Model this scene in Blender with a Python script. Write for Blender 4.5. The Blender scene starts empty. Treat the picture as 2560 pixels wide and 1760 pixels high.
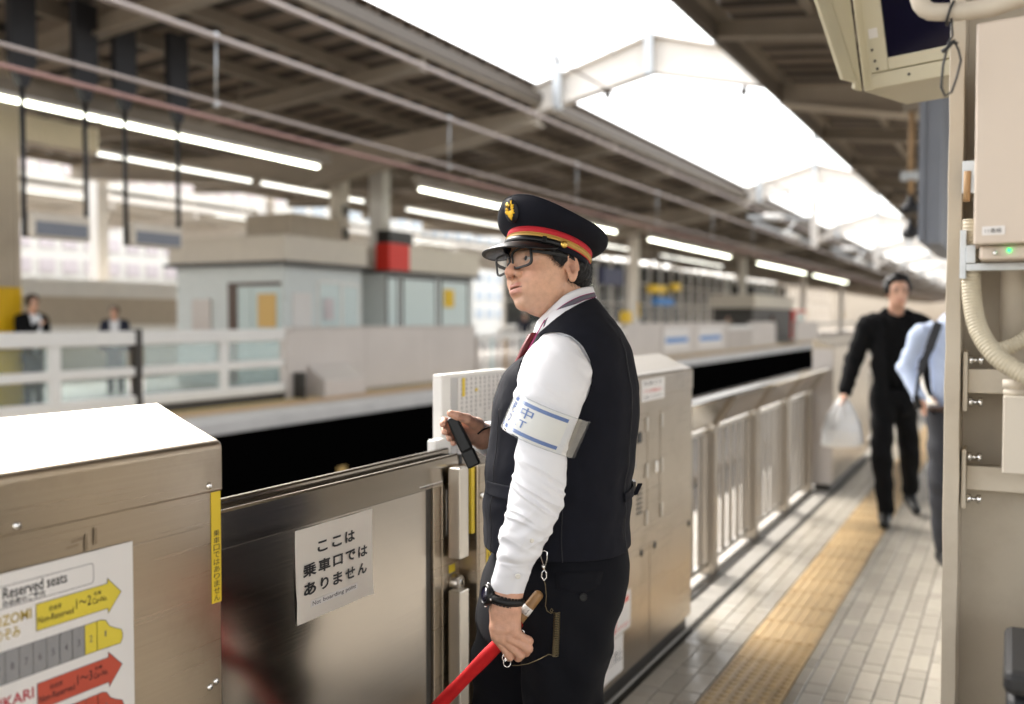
import bpy, bmesh, math, random
import numpy as np
from mathutils import Vector, Matrix

random.seed(7); np.random.seed(7)
scene = bpy.context.scene
R = math.radians
# ------------------------------------------------------------------ camera
TH = R(27.031); PITCH = R(1.94); EYE = 1.52
cam_d = bpy.data.cameras.new('camera'); cam = bpy.data.objects.new('camera', cam_d)
scene.collection.objects.link(cam); scene.camera = cam
cam.location = (0, 0, EYE); cam.rotation_euler = (R(90) - PITCH, 0, TH)
cam_d.sensor_width = 36; cam_d.sensor_fit = 'HORIZONTAL'; cam_d.lens = 34.45
cam_d.clip_start = 0.05; cam_d.clip_end = 900
cam_d.dof.use_dof = True; cam_d.dof.focus_distance = 2.22; cam_d.dof.aperture_fstop = 1.8
# ------------------------------------------------------------------ sky and sun (overcast noon, light falls through the roof gap)
world = bpy.data.worlds.new('World'); scene.world = world; world.use_nodes = True
nt = world.node_tree; bg = nt.nodes['Background']
sky = nt.nodes.new('ShaderNodeTexSky'); sky.sky_type = 'NISHITA'; sky.sun_disc = False
SUN_DIR = Vector((-0.56, 0.34, 0.76)).normalized()
sky.sun_elevation = math.asin(SUN_DIR.z); sky.sun_rotation = math.atan2(SUN_DIR.x, SUN_DIR.y)
sky.air_density = 1.0; sky.dust_density = 4.0
hs = nt.nodes.new('ShaderNodeHueSaturation'); hs.inputs['Saturation'].default_value = 0.22
wm = nt.nodes.new('ShaderNodeMix'); wm.data_type = 'RGBA'; wm.blend_type = 'MULTIPLY'; wm.inputs['Factor'].default_value = 1.0; wm.inputs['B'].default_value = (1.0, 0.98, 0.95, 1)   # cloud cover
nt.links.new(sky.outputs[0], hs.inputs['Color']); nt.links.new(hs.outputs[0], wm.inputs['A']); nt.links.new(wm.outputs['Result'], bg.inputs['Color'])
bg.inputs['Strength'].default_value = 0.15
sun_d = bpy.data.lights.new('sun', 'SUN'); sun = bpy.data.objects.new('sun', sun_d); scene.collection.objects.link(sun)
sun_d.energy = 1.4; sun_d.angle = R(40); sun_d.color = (1.0, 0.95, 0.88)
sun.rotation_euler = (-SUN_DIR).to_track_quat('-Z', 'Y').to_euler(); sun.location = (0, 0, 30)
scene.view_settings.view_transform = 'Standard'; scene.view_settings.look = 'None'
scene.view_settings.gamma = 1; scene.view_settings.exposure = 2.6
scene.view_settings.use_curve_mapping = False
scene.render.engine = 'CYCLES'
cy = scene.cycles
cy.use_denoising = True
try: cy.denoiser = 'OPENIMAGEDENOISE'
except Exception: pass
cy.max_bounces = 7; cy.diffuse_bounces = 4; cy.glossy_bounces = 4; cy.transmission_bounces = 6; cy.transparent_max_bounces = 10
cy.sample_clamp_indirect = 6; cy.caustics_reflective = False; cy.caustics_refractive = False

# ------------------------------------------------------------------ materials
def mat(name, col, rough=0.5, metal=0.0, var=0.0, vscale=4.0, bump=0.0, bscale=60.0, stretch=(1, 1, 1), spec=0.5,
        coat=0.0, sss=0.0, attr=None, emis=0.0, ecol=None, trans=0.0, alpha=1.0, grime=0.0, gscale=1.2, rvar=0.0, sheen=0.0,
        objvar=0.0, aniso=0.0, gcol=(0.12, 0.10, 0.08)):
    m = bpy.data.materials.new(name); m.use_nodes = True
    n = m.node_tree.nodes; l = m.node_tree.links; b = n['Principled BSDF']
    b.inputs['Roughness'].default_value = rough; b.inputs['Metallic'].default_value = metal
    b.inputs['Specular IOR Level'].default_value = spec
    b.inputs['Base Color'].default_value = (*col, 1)
    if coat: b.inputs['Coat Weight'].default_value = coat; b.inputs['Coat Roughness'].default_value = 0.08
    if sss:
        b.inputs['Subsurface Weight'].default_value = sss; b.inputs['Subsurface Radius'].default_value = (1.0, 0.35, 0.2)
        b.inputs['Subsurface Scale'].default_value = 0.006
    if sheen: b.inputs['Sheen Weight'].default_value = sheen; b.inputs['Sheen Roughness'].default_value = 0.6
    if emis: b.inputs['Emission Strength'].default_value = emis; b.inputs['Emission Color'].default_value = (*(ecol or col), 1)
    if trans: b.inputs['Transmission Weight'].default_value = trans
    if alpha < 1: b.inputs['Alpha'].default_value = alpha
    if aniso: b.inputs['Anisotropic'].default_value = aniso
    tc = n.new('ShaderNodeTexCoord'); mp = n.new('ShaderNodeMapping'); mp.inputs['Scale'].default_value = stretch
    l.new(tc.outputs['Object'], mp.inputs['Vector'])
    csock = None
    if attr:
        a = n.new('ShaderNodeAttribute'); a.attribute_name = attr; csock = a.outputs['Color']
    if var or rvar:
        nz = n.new('ShaderNodeTexNoise'); nz.inputs['Scale'].default_value = vscale; nz.inputs['Detail'].default_value = 5
        l.new(mp.outputs[0], nz.inputs['Vector'])
    if var:
        hv = n.new('ShaderNodeHueSaturation'); mr = n.new('ShaderNodeMapRange')
        mr.inputs['From Min'].default_value = 0.3; mr.inputs['From Max'].default_value = 0.7
        mr.inputs['To Min'].default_value = 1 - var; mr.inputs['To Max'].default_value = 1 + var
        l.new(nz.outputs['Fac'], mr.inputs['Value']); l.new(mr.outputs[0], hv.inputs['Value'])
        if csock: l.new(csock, hv.inputs['Color'])
        else: hv.inputs['Color'].default_value = (*col, 1)
        csock = hv.outputs[0]
    if objvar:
        oi = n.new('ShaderNodeObjectInfo'); mr = n.new('ShaderNodeMapRange'); hv = n.new('ShaderNodeHueSaturation')
        mr.inputs['To Min'].default_value = 1 - objvar; mr.inputs['To Max'].default_value = 1 + objvar
        l.new(oi.outputs['Random'], mr.inputs['Value']); l.new(mr.outputs[0], hv.inputs['Value'])
        if csock: l.new(csock, hv.inputs['Color'])
        else: hv.inputs['Color'].default_value = (*col, 1)
        csock = hv.outputs[0]
    if grime:
        g = n.new('ShaderNodeTexNoise'); g.inputs['Scale'].default_value = gscale; g.inputs['Detail'].default_value = 8; g.inputs['Roughness'].default_value = 0.65
        l.new(tc.outputs['Object'], g.inputs['Vector'])
        mr = n.new('ShaderNodeMapRange'); mr.inputs['From Min'].default_value = 0.5; mr.inputs['From Max'].default_value = 0.75
        mr.inputs['To Min'].default_value = 0; mr.inputs['To Max'].default_value = grime
        l.new(g.outputs['Fac'], mr.inputs['Value'])
        mx = n.new('ShaderNodeMix'); mx.data_type = 'RGBA'; l.new(mr.outputs[0], mx.inputs['Factor'])
        if csock: l.new(csock, mx.inputs['A'])
        else: mx.inputs['A'].default_value = (*col, 1)
        mx.inputs['B'].default_value = (*gcol, 1); csock = mx.outputs['Result']
    if csock: l.new(csock, b.inputs['Base Color'])
    if rvar:
        mr = n.new('ShaderNodeMapRange'); mr.inputs['From Min'].default_value = 0.3; mr.inputs['From Max'].default_value = 0.7
        mr.inputs['To Min'].default_value = max(0.02, rough - rvar); mr.inputs['To Max'].default_value = min(1, rough + rvar)
        l.new(nz.outputs['Fac'], mr.inputs['Value']); l.new(mr.outputs[0], b.inputs['Roughness'])
    if bump:
        bn = n.new('ShaderNodeTexNoise'); bn.inputs['Scale'].default_value = bscale; bn.inputs['Detail'].default_value = 4
        l.new(mp.outputs[0], bn.inputs['Vector']); bp = n.new('ShaderNodeBump'); bp.inputs['Strength'].default_value = bump
        bp.inputs['Distance'].default_value = 0.004
        l.new(bn.outputs['Fac'], bp.inputs['Height']); l.new(bp.outputs[0], b.inputs['Normal'])
    return m

def vinyl_mat(name, tint, gloss=0.10, body=0.22, fres=1.0):
    m = bpy.data.materials.new(name); m.use_nodes = True; n = m.node_tree.nodes; l = m.node_tree.links
    n.remove(n['Principled BSDF']); out = n['Material Output']
    t = n.new('ShaderNodeBsdfTransparent'); g = n.new('ShaderNodeBsdfGlossy'); d = n.new('ShaderNodeBsdfDiffuse')
    g.inputs['Roughness'].default_value = 0.12; d.inputs['Color'].default_value = (*tint, 1); t.inputs['Color'].default_value = (*tint, 1)
    m1 = n.new('ShaderNodeMixShader'); m1.inputs[0].default_value = body; l.new(t.outputs[0], m1.inputs[1]); l.new(d.outputs[0], m1.inputs[2])
    fr = n.new('ShaderNodeFresnel'); fr.inputs['IOR'].default_value = 1.5
    ad = n.new('ShaderNodeMath'); ad.operation = 'MULTIPLY_ADD'; ad.inputs[1].default_value = fres; ad.inputs[2].default_value = gloss * 0.3
    l.new(fr.outputs[0], ad.inputs[0])
    m2 = n.new('ShaderNodeMixShader'); l.new(ad.outputs[0], m2.inputs[0]); l.new(m1.outputs[0], m2.inputs[1]); l.new(g.outputs[0], m2.inputs[2])
    l.new(m2.outputs[0], out.inputs['Surface'])
    return m

def thin_mat(name, col, tr=0.5):
    m = bpy.data.materials.new(name); m.use_nodes = True; n = m.node_tree.nodes; l = m.node_tree.links; b = n['Principled BSDF']
    b.inputs['Base Color'].default_value = (*col, 1); b.inputs['Roughness'].default_value = 0.4
    t = n.new('ShaderNodeBsdfTranslucent'); t.inputs['Color'].default_value = (*col, 1); mx = n.new('ShaderNodeMixShader'); mx.inputs[0].default_value = tr
    l.new(b.outputs[0], mx.inputs[1]); l.new(t.outputs[0], mx.inputs[2]); l.new(mx.outputs[0], n['Material Output'].inputs['Surface']); return m
def tile_mat(name):
    # beige running tiles for the part of the floor too far or too hidden to lay tile by tile
    m = bpy.data.materials.new(name); m.use_nodes = True; n = m.node_tree.nodes; l = m.node_tree.links; b = n['Principled BSDF']
    tc = n.new('ShaderNodeTexCoord'); mp = n.new('ShaderNodeMapping'); mp.inputs['Rotation'].default_value = (0, 0, R(90))
    br = n.new('ShaderNodeTexBrick'); br.inputs['Color1'].default_value = (0.50, 0.455, 0.38, 1); br.inputs['Color2'].default_value = (0.44, 0.40, 0.335, 1)
    br.inputs['Mortar'].default_value = (0.10, 0.095, 0.085, 1); br.inputs['Scale'].default_value = 1
    br.inputs['Brick Width'].default_value = 0.225; br.inputs['Row Height'].default_value = 0.0885; br.inputs['Mortar Size'].default_value = 0.004
    l.new(tc.outputs['Object'], mp.inputs['Vector']); l.new(mp.outputs[0], br.inputs['Vector']); l.new(br.outputs['Color'], b.inputs['Base Color'])
    b.inputs['Roughness'].default_value = 0.3
    return m

def corr_mat(name, col, axis=1, period=0.25):
    return mat(name, col, 0.8, var=0.18, vscale=1.5, grime=0.4, gscale=0.8)

MT = {}
def defm(k, *a, **kw): MT[k] = mat(k, *a, **kw)
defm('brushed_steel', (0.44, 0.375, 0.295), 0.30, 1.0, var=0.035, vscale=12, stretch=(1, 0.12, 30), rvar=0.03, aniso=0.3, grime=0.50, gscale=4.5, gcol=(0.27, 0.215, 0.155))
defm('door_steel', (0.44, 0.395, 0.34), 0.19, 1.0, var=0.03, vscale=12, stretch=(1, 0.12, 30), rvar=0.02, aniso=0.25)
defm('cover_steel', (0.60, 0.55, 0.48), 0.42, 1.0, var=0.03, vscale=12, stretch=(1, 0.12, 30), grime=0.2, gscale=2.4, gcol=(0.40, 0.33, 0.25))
defm('haunch_paint', (0.44, 0.385, 0.31), 0.6, var=0.06, vscale=2)
defm('satin_steel', (0.62, 0.58, 0.52), 0.32, 1.0, bump=0.03, bscale=60, stretch=(1, 1, 6))
defm('mirror_steel', (0.66, 0.62, 0.56), 0.13, 1.0)
defm('slat_steel', (0.33, 0.30, 0.265), 0.34, 1.0)
defm('post_steel', (0.40, 0.355, 0.30), 0.36, 1.0)
defm('residue', (0.30, 0.24, 0.17), 0.5, 0.75, var=0.15, vscale=40)
defm('dark_steel', (0.06, 0.055, 0.05), 0.4, 0.6)
defm('zinc', (0.50, 0.52, 0.53), 0.42, 0.85, var=0.12, vscale=25)
defm('chrome', (0.8, 0.79, 0.77), 0.15, 1.0)
defm('black_rubber', (0.012, 0.012, 0.013), 0.55)
defm('yellow_label', (0.72, 0.52, 0.03), 0.45, var=0.06, vscale=9)
defm('ink', (0.015, 0.014, 0.016), 0.5)
defm('paper', (0.74, 0.71, 0.68), 0.5, var=0.02, vscale=6)
defm('paper_warm', (0.74, 0.69, 0.61), 0.42, var=0.03, vscale=5)
defm('paper_grey', (0.50, 0.49, 0.48), 0.5)
defm('print_grey', (0.27, 0.265, 0.265), 0.5)
defm('print_yellow', (0.70, 0.56, 0.05), 0.5)
defm('print_gold', (0.50, 0.36, 0.09), 0.5)
defm('print_red', (0.50, 0.075, 0.04), 0.5)
defm('print_crimson', (0.42, 0.03, 0.045), 0.5)
defm('print_line', (0.12, 0.11, 0.12), 0.5)
defm('cream_paint', (0.60, 0.54, 0.45), 0.5, var=0.04, vscale=3, bump=0.04, bscale=120, grime=0.25, gscale=3.0, gcol=(0.40, 0.33, 0.25))
defm('beige_paint', (0.60, 0.51, 0.42), 0.45, var=0.03, vscale=3, bump=0.03, bscale=200)
defm('column_paint', (0.50, 0.44, 0.35), 0.55, var=0.06, vscale=4, bump=0.10, bscale=55, grime=0.35, gscale=5, gcol=(0.28, 0.21, 0.14))
defm('monitor_paint', (0.60, 0.55, 0.40), 0.45, var=0.03, vscale=3)
defm('screen_glass', (0.008, 0.007, 0.02), 0.06, spec=0.6)
defm('hose', (0.52, 0.46, 0.34), 0.5)
defm('conduit', (0.55, 0.49, 0.40), 0.55, bump=0.06, bscale=90, var=0.06, vscale=12)
defm('gutter_paint', (0.13, 0.11, 0.09), 0.6)
defm('white_paint', (0.78, 0.76, 0.72), 0.45, var=0.03, vscale=2)
defm('beam_paint', (0.82, 0.77, 0.70), 0.5, var=0.05, vscale=2)
defm('roof_beam', (0.28, 0.24, 0.19), 0.6, var=0.08, vscale=2, grime=0.3)
defm('roof_deck', (0.225, 0.178, 0.137), 0.75, var=0.15, vscale=1.2, grime=0.4, gscale=0.7)
defm('pale_deck', (0.66, 0.62, 0.54), 0.7)
defm('far_floor', (0.46, 0.41, 0.36), 0.5, var=0.06, vscale=2)
defm('far_tactile', (0.58, 0.36, 0.17), 0.6)
defm('edge_concrete', (0.40, 0.375, 0.335), 0.6, var=0.1, vscale=3, grime=0.4, gscale=3)
defm('coping', (0.60, 0.58, 0.555), 0.6, var=0.06, vscale=2)
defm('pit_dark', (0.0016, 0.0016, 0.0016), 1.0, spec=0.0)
defm('track_slab', (0.13, 0.12, 0.11), 0.85, var=0.2, vscale=1.5, grime=0.5, gscale=1.0)
defm('dark_bed', (0.035, 0.032, 0.03), 0.95, var=0.4, vscale=20)
defm('rail_steel', (0.20, 0.15, 0.11), 0.45, 0.7)
defm('wire', (0.46, 0.40, 0.37), 0.5, 0.3)
defm('wire_pink', (0.42, 0.25, 0.22), 0.5)
defm('rib_shade', (0.045, 0.036, 0.028), 0.8)
defm('hanger', (0.016, 0.017, 0.021), 0.6)
defm('tube_light', (0.98, 1.0, 0.93), 0.4, emis=2.2, ecol=(0.98, 1.0, 0.80))
defm('tube_dim', (0.98, 1.0, 0.95), 0.4, emis=0.6, ecol=(1.0, 0.99, 0.90))
defm('kiosk_fascia', (0.66, 0.60, 0.51), 0.6, var=0.03)
defm('kiosk_wall', (0.66, 0.70, 0.685), 0.55, var=0.03)
defm('kiosk_trim', (0.05, 0.045, 0.04), 0.5)
defm('kiosk_glass', (0.62, 0.72, 0.71), 0.12, spec=0.6)
defm('door_brown', (0.10, 0.06, 0.04), 0.5)
defm('poster_orange', (0.70, 0.45, 0.15), 0.6)
defm('sign_red', (0.68, 0.025, 0.012), 0.45)
defm('sign_black', (0.015, 0.014, 0.014), 0.4)
defm('sign_blue', (0.05, 0.22, 0.55), 0.5)
defm('sign_navy', (0.03, 0.035, 0.09), 0.5)
defm('sign_yellow', (0.78, 0.50, 0.01), 0.5)
defm('gate_panel', (0.58, 0.53, 0.49), 0.42, 0.25, var=0.04, vscale=1)
defm('pale_glass', (0.60, 0.68, 0.68), 0.08, spec=0.5)
defm('far_wall', (0.50, 0.43, 0.34), 0.8, var=0.05)
defm('pale_wall', (0.78, 0.76, 0.70), 0.8, var=0.04, vscale=0.3)
defm('pink_brick', (0.64, 0.575, 0.58), 0.8, var=0.1)
defm('blue_pane', (0.50, 0.57, 0.64), 0.2, spec=0.6)
defm('ribbed_cladding', (0.52, 0.44, 0.34), 0.45, 0.2, var=0.04)
defm('ribbed_slate', (0.20, 0.215, 0.25), 0.5, var=0.05)
defm('rust', (0.38, 0.24, 0.12), 0.7, var=0.2, vscale=8)
defm('tile', (0.52, 0.475, 0.40), 0.20, objvar=0.11, var=0.05, vscale=9, rvar=0.08, grime=0.35, gscale=9, gcol=(0.26, 0.23, 0.18), bump=0.03, bscale=30)
defm('grout', (0.060, 0.055, 0.048), 0.9, var=0.2)
defm('tactile', (0.67, 0.48, 0.25), 0.33, objvar=0.07, var=0.07, vscale=14, grime=0.45, gscale=8, gcol=(0.36, 0.21, 0.09))
MT['tile_sheet'] = tile_mat('tile_sheet')
MT['thin_glass'] = vinyl_mat('thin_glass', (0.93, 0.97, 0.97), 0.12, 0.06)
MT['barrier_glass'] = vinyl_mat('barrier_glass', (0.86, 0.94, 0.94), 0.10, 0.08, .5)

# ------------------------------------------------------------------ building helpers
COL = scene.collection
BASE = {}
def newobj(name, me, parent=None, rotz=None):
    o = bpy.data.objects.new(name, me); COL.objects.link(o)
    if parent is not None: o.parent = parent
    return o
def tag(o, label=None, cat=None, group=None, kind=None):
    if label: o['label'] = label
    if cat: o['category'] = cat
    if group: o['group'] = group
    if kind: o['kind'] = kind
    return o
def thing(name, label, cat, loc=(0, 0, 0), rz=0.0, group=None):
    o = bpy.data.objects.new(name, None); COL.objects.link(o); o.location = loc; o.rotation_euler = (0, 0, rz)
    o.empty_display_size = 0.1
    BASE[o.name] = Matrix.Translation(loc) @ Matrix.Rotation(rz, 4, 'Z')
    return tag(o, label, cat, group)

class MB:
    """collects vertices and faces of one mesh"""
    def __init__(s): s.v = []; s.f = []; s.sm = []
    def add(s, vs, fs, smooth=False):
        k = len(s.v); s.v += [tuple(map(float, q)) for q in vs]; s.f += [tuple(int(i) + k for i in q) for q in fs]; s.sm += [smooth] * len(fs); return s
    def box(s, x0, x1, y0, y1, z0, z1):
        return s.add([(x0, y0, z0), (x1, y0, z0), (x1, y1, z0), (x0, y1, z0), (x0, y0, z1), (x1, y0, z1), (x1, y1, z1), (x0, y1, z1)],
                     [(0, 3, 2, 1), (4, 5, 6, 7), (0, 1, 5, 4), (1, 2, 6, 5), (2, 3, 7, 6), (3, 0, 4, 7)])
    def prism(s, prof, axis, a, b):
        """extrude a profile: axis 'Y' takes (x,z), 'X' takes (y,z), 'Z' takes (x,y)"""
        n = len(prof)
        def P(q, t): return {'Y': (q[0], t, q[1]), 'X': (t, q[0], q[1]), 'Z': (q[0], q[1], t)}[axis]
        vs = [P(q, a) for q in prof] + [P(q, b) for q in prof]
        return s.add(vs, [tuple(range(n))[::-1], tuple(range(n, 2 * n))] + [(i, (i + 1) % n, n + (i + 1) % n, n + i) for i in range(n)])
    def bar(s, p, q, w, h=None, up=(0, 0, 1)):
        h = h or w; p = Vector(p); q = Vector(q); d = (q - p).normalized(); u = Vector(up)
        if abs(d.dot(u)) > .98: u = Vector((1, 0, 0))
        r = d.cross(u).normalized() * w / 2; u = r.cross(d).normalized() * h / 2
        vs = [p - r - u, p + r - u, p + r + u, p - r + u, q - r - u, q + r - u, q + r + u, q - r + u]
        return s.add(vs, [(0, 3, 2, 1), (4, 5, 6, 7), (0, 1, 5, 4), (1, 2, 6, 5), (2, 3, 7, 6), (3, 0, 4, 7)])
    def tube(s, pts, r, n=12, cap=True, rfun=None):
        pts = [Vector(p) for p in pts]; m = len(pts); vs = []; t0 = (pts[1] - pts[0]).normalized()
        u = t0.orthogonal().normalized()
        for i, p in enumerate(pts):
            t = (pts[min(i + 1, m - 1)] - pts[max(i - 1, 0)]).normalized(); u = (u - t * u.dot(t)).normalized(); w = t.cross(u)
            rr = rfun(i) if rfun else (r[i] if hasattr(r, '__len__') else r)
            for k in range(n):
                a = 2 * math.pi * k / n; vs.append(p + u * math.cos(a) * rr + w * math.sin(a) * rr)
        fs = [(i * n + k, i * n + (k + 1) % n, (i + 1) * n + (k + 1) % n, (i + 1) * n + k) for i in range(m - 1) for k in range(n)]
        s.add(vs, fs, True)
        if cap:
            k = len(s.v) - m * n
            s.f += [tuple(range(k + n - 1, k - 1, -1)), tuple(range(k + (m - 1) * n, k + m * n))]; s.sm += [False, False]
        return s
    def lathe(s, c, axis, prof, n=24):
        """prof: (radius, offset along axis)"""
        c = Vector(c); ax = Vector(axis).normalized(); u = ax.orthogonal().normalized(); w = ax.cross(u); vs = []; m = len(prof)
        for r, t in prof:
            for k in range(n):
                a = 2 * math.pi * k / n; vs.append(c + ax * t + (u * math.cos(a) + w * math.sin(a)) * r)
        fs = [(i * n + k, i * n + (k + 1) % n, (i + 1) * n + (k + 1) % n, (i + 1) * n + k) for i in range(m - 1) for k in range(n)]
        s.add(vs, fs, True)
        k = len(s.v) - m * n; s.f += [tuple(range(k + n - 1, k - 1, -1)), tuple(range(k + (m - 1) * n, k + m * n))]; s.sm += [False, False]
        return s
    def grid(s, P, close_u=False, close_v=False, smooth=True):
        """P: array rows x cols x 3"""
        P = np.asarray(P); a, b = P.shape[:2]; fs = []
        for i in range(a if close_u else a - 1):
            for j in range(b if close_v else b - 1):
                fs.append((i * b + j, i * b + (j + 1) % b, ((i + 1) % a) * b + (j + 1) % b, ((i + 1) % a) * b + j))
        return s.add(P.reshape(-1, 3), fs, smooth)
    def ball(s, c, r, n=12):
        m = n // 2; vs = []; c = Vector(c); r = Vector(r) if hasattr(r, '__len__') else Vector((r, r, r))
        P = np.array([[(c.x + r.x * math.sin(math.pi * i / m) * math.cos(2 * math.pi * j / n), c.y + r.y * math.sin(math.pi * i / m) * math.sin(2 * math.pi * j / n), c.z + r.z * math.cos(math.pi * i / m)) for j in range(n)] for i in range(m + 1)])
        return s.grid(P, close_v=True)
    def mesh(s, name):
        me = bpy.data.meshes.new(name); me.from_pydata(s.v, [], s.f)
        me.polygons.foreach_set('use_smooth', s.sm); me.update(); return me
    def build(s, name, m, parent=None, bevel=0.0, kind=None, world=True, fixn=False):
        me = s.mesh(name); me.materials.append(MT[m] if isinstance(m, str) else m)
        if parent is not None and world:
            B = BASE.get(parent.name)
            if B is not None: me.transform(B.inverted())
        if fixn:
            bm = bmesh.new(); bm.from_mesh(me); bmesh.ops.recalc_face_normals(bm, faces=bm.faces); bm.to_mesh(me); bm.free()
        o = newobj(name, me, parent)
        if parent is not None and parent.name in BASE: BASE[o.name] = BASE[parent.name]
        if bevel:
            bv = o.modifiers.new('bevel', 'BEVEL'); bv.width = bevel; bv.segments = 2; bv.limit_method = 'ANGLE'; bv.angle_limit = R(50)
        if kind: o['kind'] = kind
        return o
def box(name, m, parent, x0, x1, y0, y1, z0, z1, bevel=0.0): return MB().box(x0, x1, y0, y1, z0, z1).build(name, m, parent, bevel)
def struct(name, m, mb, bevel=0.0):
    return tag(mb.build(name, m, None, bevel), kind='structure')
def root(o): BASE[o.name] = Matrix.Identity(4); return o

_tc = {}
def text2d(s, size, bold=0.0, space=1.0):
    """flat outline of a line of writing as vertices and faces, left aligned on the baseline"""
    key = (s, bold, space)
    if key not in _tc:
        cu = bpy.data.curves.new('writing', 'FONT'); cu.body = s; cu.size = 1; cu.offset = bold; cu.space_character = space; cu.resolution_u = 3
        ob = bpy.data.objects.new('writing', cu); COL.objects.link(ob)
        dg = bpy.context.evaluated_depsgraph_get(); me = bpy.data.meshes.new_from_object(ob.evaluated_get(dg))
        vs = [tuple(v.co) for v in me.vertices]; fs = [tuple(p.vertices) for p in me.polygons]
        bpy.data.objects.remove(ob); bpy.data.curves.remove(cu); bpy.data.meshes.remove(me); _tc[key] = (vs, fs)
    vs, fs = _tc[key]
    return [(v[0] * size, v[1] * size) for v in vs], fs
def fit_text(mb, s, x0, x1, z0, z1, put, bold=0.0):
    """writing s stretched into the rectangle x0..x1, z0..z1 of a plane; put(x,z) gives the point"""
    vs, fs = text2d(s, 1.0, bold)
    if not vs: return mb
    xs = [v[0] for v in vs]; zs = [v[1] for v in vs]; a, b, c, d = min(xs), max(xs), min(zs), max(zs)
    mb.add([put(x0 + (v[0] - a) / (b - a) * (x1 - x0), z0 + (v[1] - c) / max(1e-6, d - c) * (z1 - z0)) for v in vs], fs); return mb
# ================================================================== THE SETTING
# ---- platform on our side
root(struct('platform', 'grout', MB().box(-2.2, 8.6, -40, 250, -1.35, -0.012)))
PF = bpy.data.objects['platform']
MB().box(-2.2, -1.40, -40, 250, -0.0118, 0.0).build('edge_paving', 'edge_concrete', PF)
for (x0, x1, y0, y1) in ((-1.396, 8.6, -40, 3.2), (0.05, 8.6, 3.2, 250), (-1.396, -1.09, 13.0, 250), (-0.79, 0.05, 13.0, 250)):
    MB().box(x0, x1, y0, y1, -0.0118, 0.0).build('tile_paving', 'tile_sheet', PF)
# laid tiles: long and short bricks in staggered rows
def tile_mesh(w, l):
    b = 0.0016; t = 0.0
    return MB().add([(-w/2, -l/2, -0.012), (w/2, -l/2, -0.012), (w/2, l/2, -0.012), (-w/2, l/2, -0.012),
                     (-w/2, -l/2, t-b), (w/2, -l/2, t-b), (w/2, l/2, t-b), (-w/2, l/2, t-b),
                     (-w/2+b, -l/2+b, t), (w/2-b, -l/2+b, t), (w/2-b, l/2-b, t), (-w/2+b, l/2-b, t)],
                    [(0, 1, 5, 4), (1, 2, 6, 5), (2, 3, 7, 6), (3, 0, 4, 7), (4, 5, 9, 8), (5, 6, 10, 9), (6, 7, 11, 10), (7, 4, 8, 11), (8, 9, 10, 11)])
rows = []
x = -1.092
while x - 0.0885 > -1.41: rows.append((x - 0.0885, x - 0.005)); x -= 0.0885
rows.append((-0.788, -0.743)); x = -0.738
while x < 0.03: rows.append((x, x + 0.0835)); x += 0.0885
tiles = []
for i, (a, b) in enumerate(rows):
    y = 3.2 - random.random() * 0.05 - (0.165 if i % 2 else 0); k = i % 2
    while y < 13.0:
        L = 0.225 if k % 2 == 0 else 0.108
        if y > 3.15: tiles.append((a, b, y, y + L - 0.006))
        y += L; k += 1
tiles.sort(key=lambda t: t[2])
cache = {}
rest = MB()
nlaid = 0
for (a, b, y0, y1) in tiles:
    w, l = round(b - a, 4), round(y1 - y0, 4); key = (w, l)
    if key not in cache:
        mbt = tile_mesh(w, l); me = mbt.mesh('tile'); me.materials.append(MT['tile']); cache[key] = (me, mbt)
    dz = random.uniform(-0.0012, 0.0006); rx, ry = random.uniform(-.005, .005), random.uniform(-.009, .009)
    if nlaid < 300:
        o = newobj('tile', cache[key][0], PF); o.location = ((a + b) / 2, (y0 + y1) / 2, dz); o.rotation_euler = (rx, ry, random.uniform(-.004, .004)); nlaid += 1
    else:
        rest.add([(v[0] + (a + b) / 2, v[1] + (y0 + y1) / 2, v[2] + dz + v[0] * ry) for v in cache[key][1].v], cache[key][1].f)
rest.build('far_tiles', 'tile', PF, kind='stuff')
# guide blocks in the floor
def guide_mesh(kind):
    mb = MB(); h = 0.1475
    mb.box(-h, h, -h, h, -0.012, 0.0015)
    if kind == 'dot':
        for i in range(6):
            for j in range(6):
                cx, cy = -h + (i + .5) * h / 3, -h + (j + .5) * h / 3
                n = 8; vs = []
                for r, z in ((.0175, .0015), (.014, .0055), (.010, .0066)): vs += [(cx + r * math.cos(2 * math.pi * k / n), cy + r * math.sin(2 * math.pi * k / n), z) for k in range(n)]
                fs = [(q * n + k, q * n + (k + 1) % n, (q + 1) * n + (k + 1) % n, (q + 1) * n + k) for q in range(2) for k in range(n)] + [tuple(range(2 * n, 3 * n))]
                mb.add(vs, fs)
    else:
        for i in range(6):
            cx = -h + (i + .5) * h / 3
            mb.prism([(cx - .018, .0016), (cx + .018, .0016), (cx + .012, .0066), (cx - .012, .0066)], 'Y', -h + .006, h - .006)
    me = mb.mesh('guide_block'); me.materials.append(MT['tactile']); return me
gd, gb = guide_mesh('dot'), guide_mesh('bar')
y = 4.79 - 0.3 * 6; jy = 4.79 - 0.15
for k in range(-6, 110):
    o = newobj('guide_block', gd if k < 0 else gb, PF); o.location = (-0.94, jy + 0.15 + 0.30 * k, random.uniform(0, .0006))
for (y0, y1) in ((-40, 2.98),):
    MB().box(-1.085, -0.795, y0, y1, 0.0005, 0.0045).build('guide_strip', 'tactile', PF)
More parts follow.
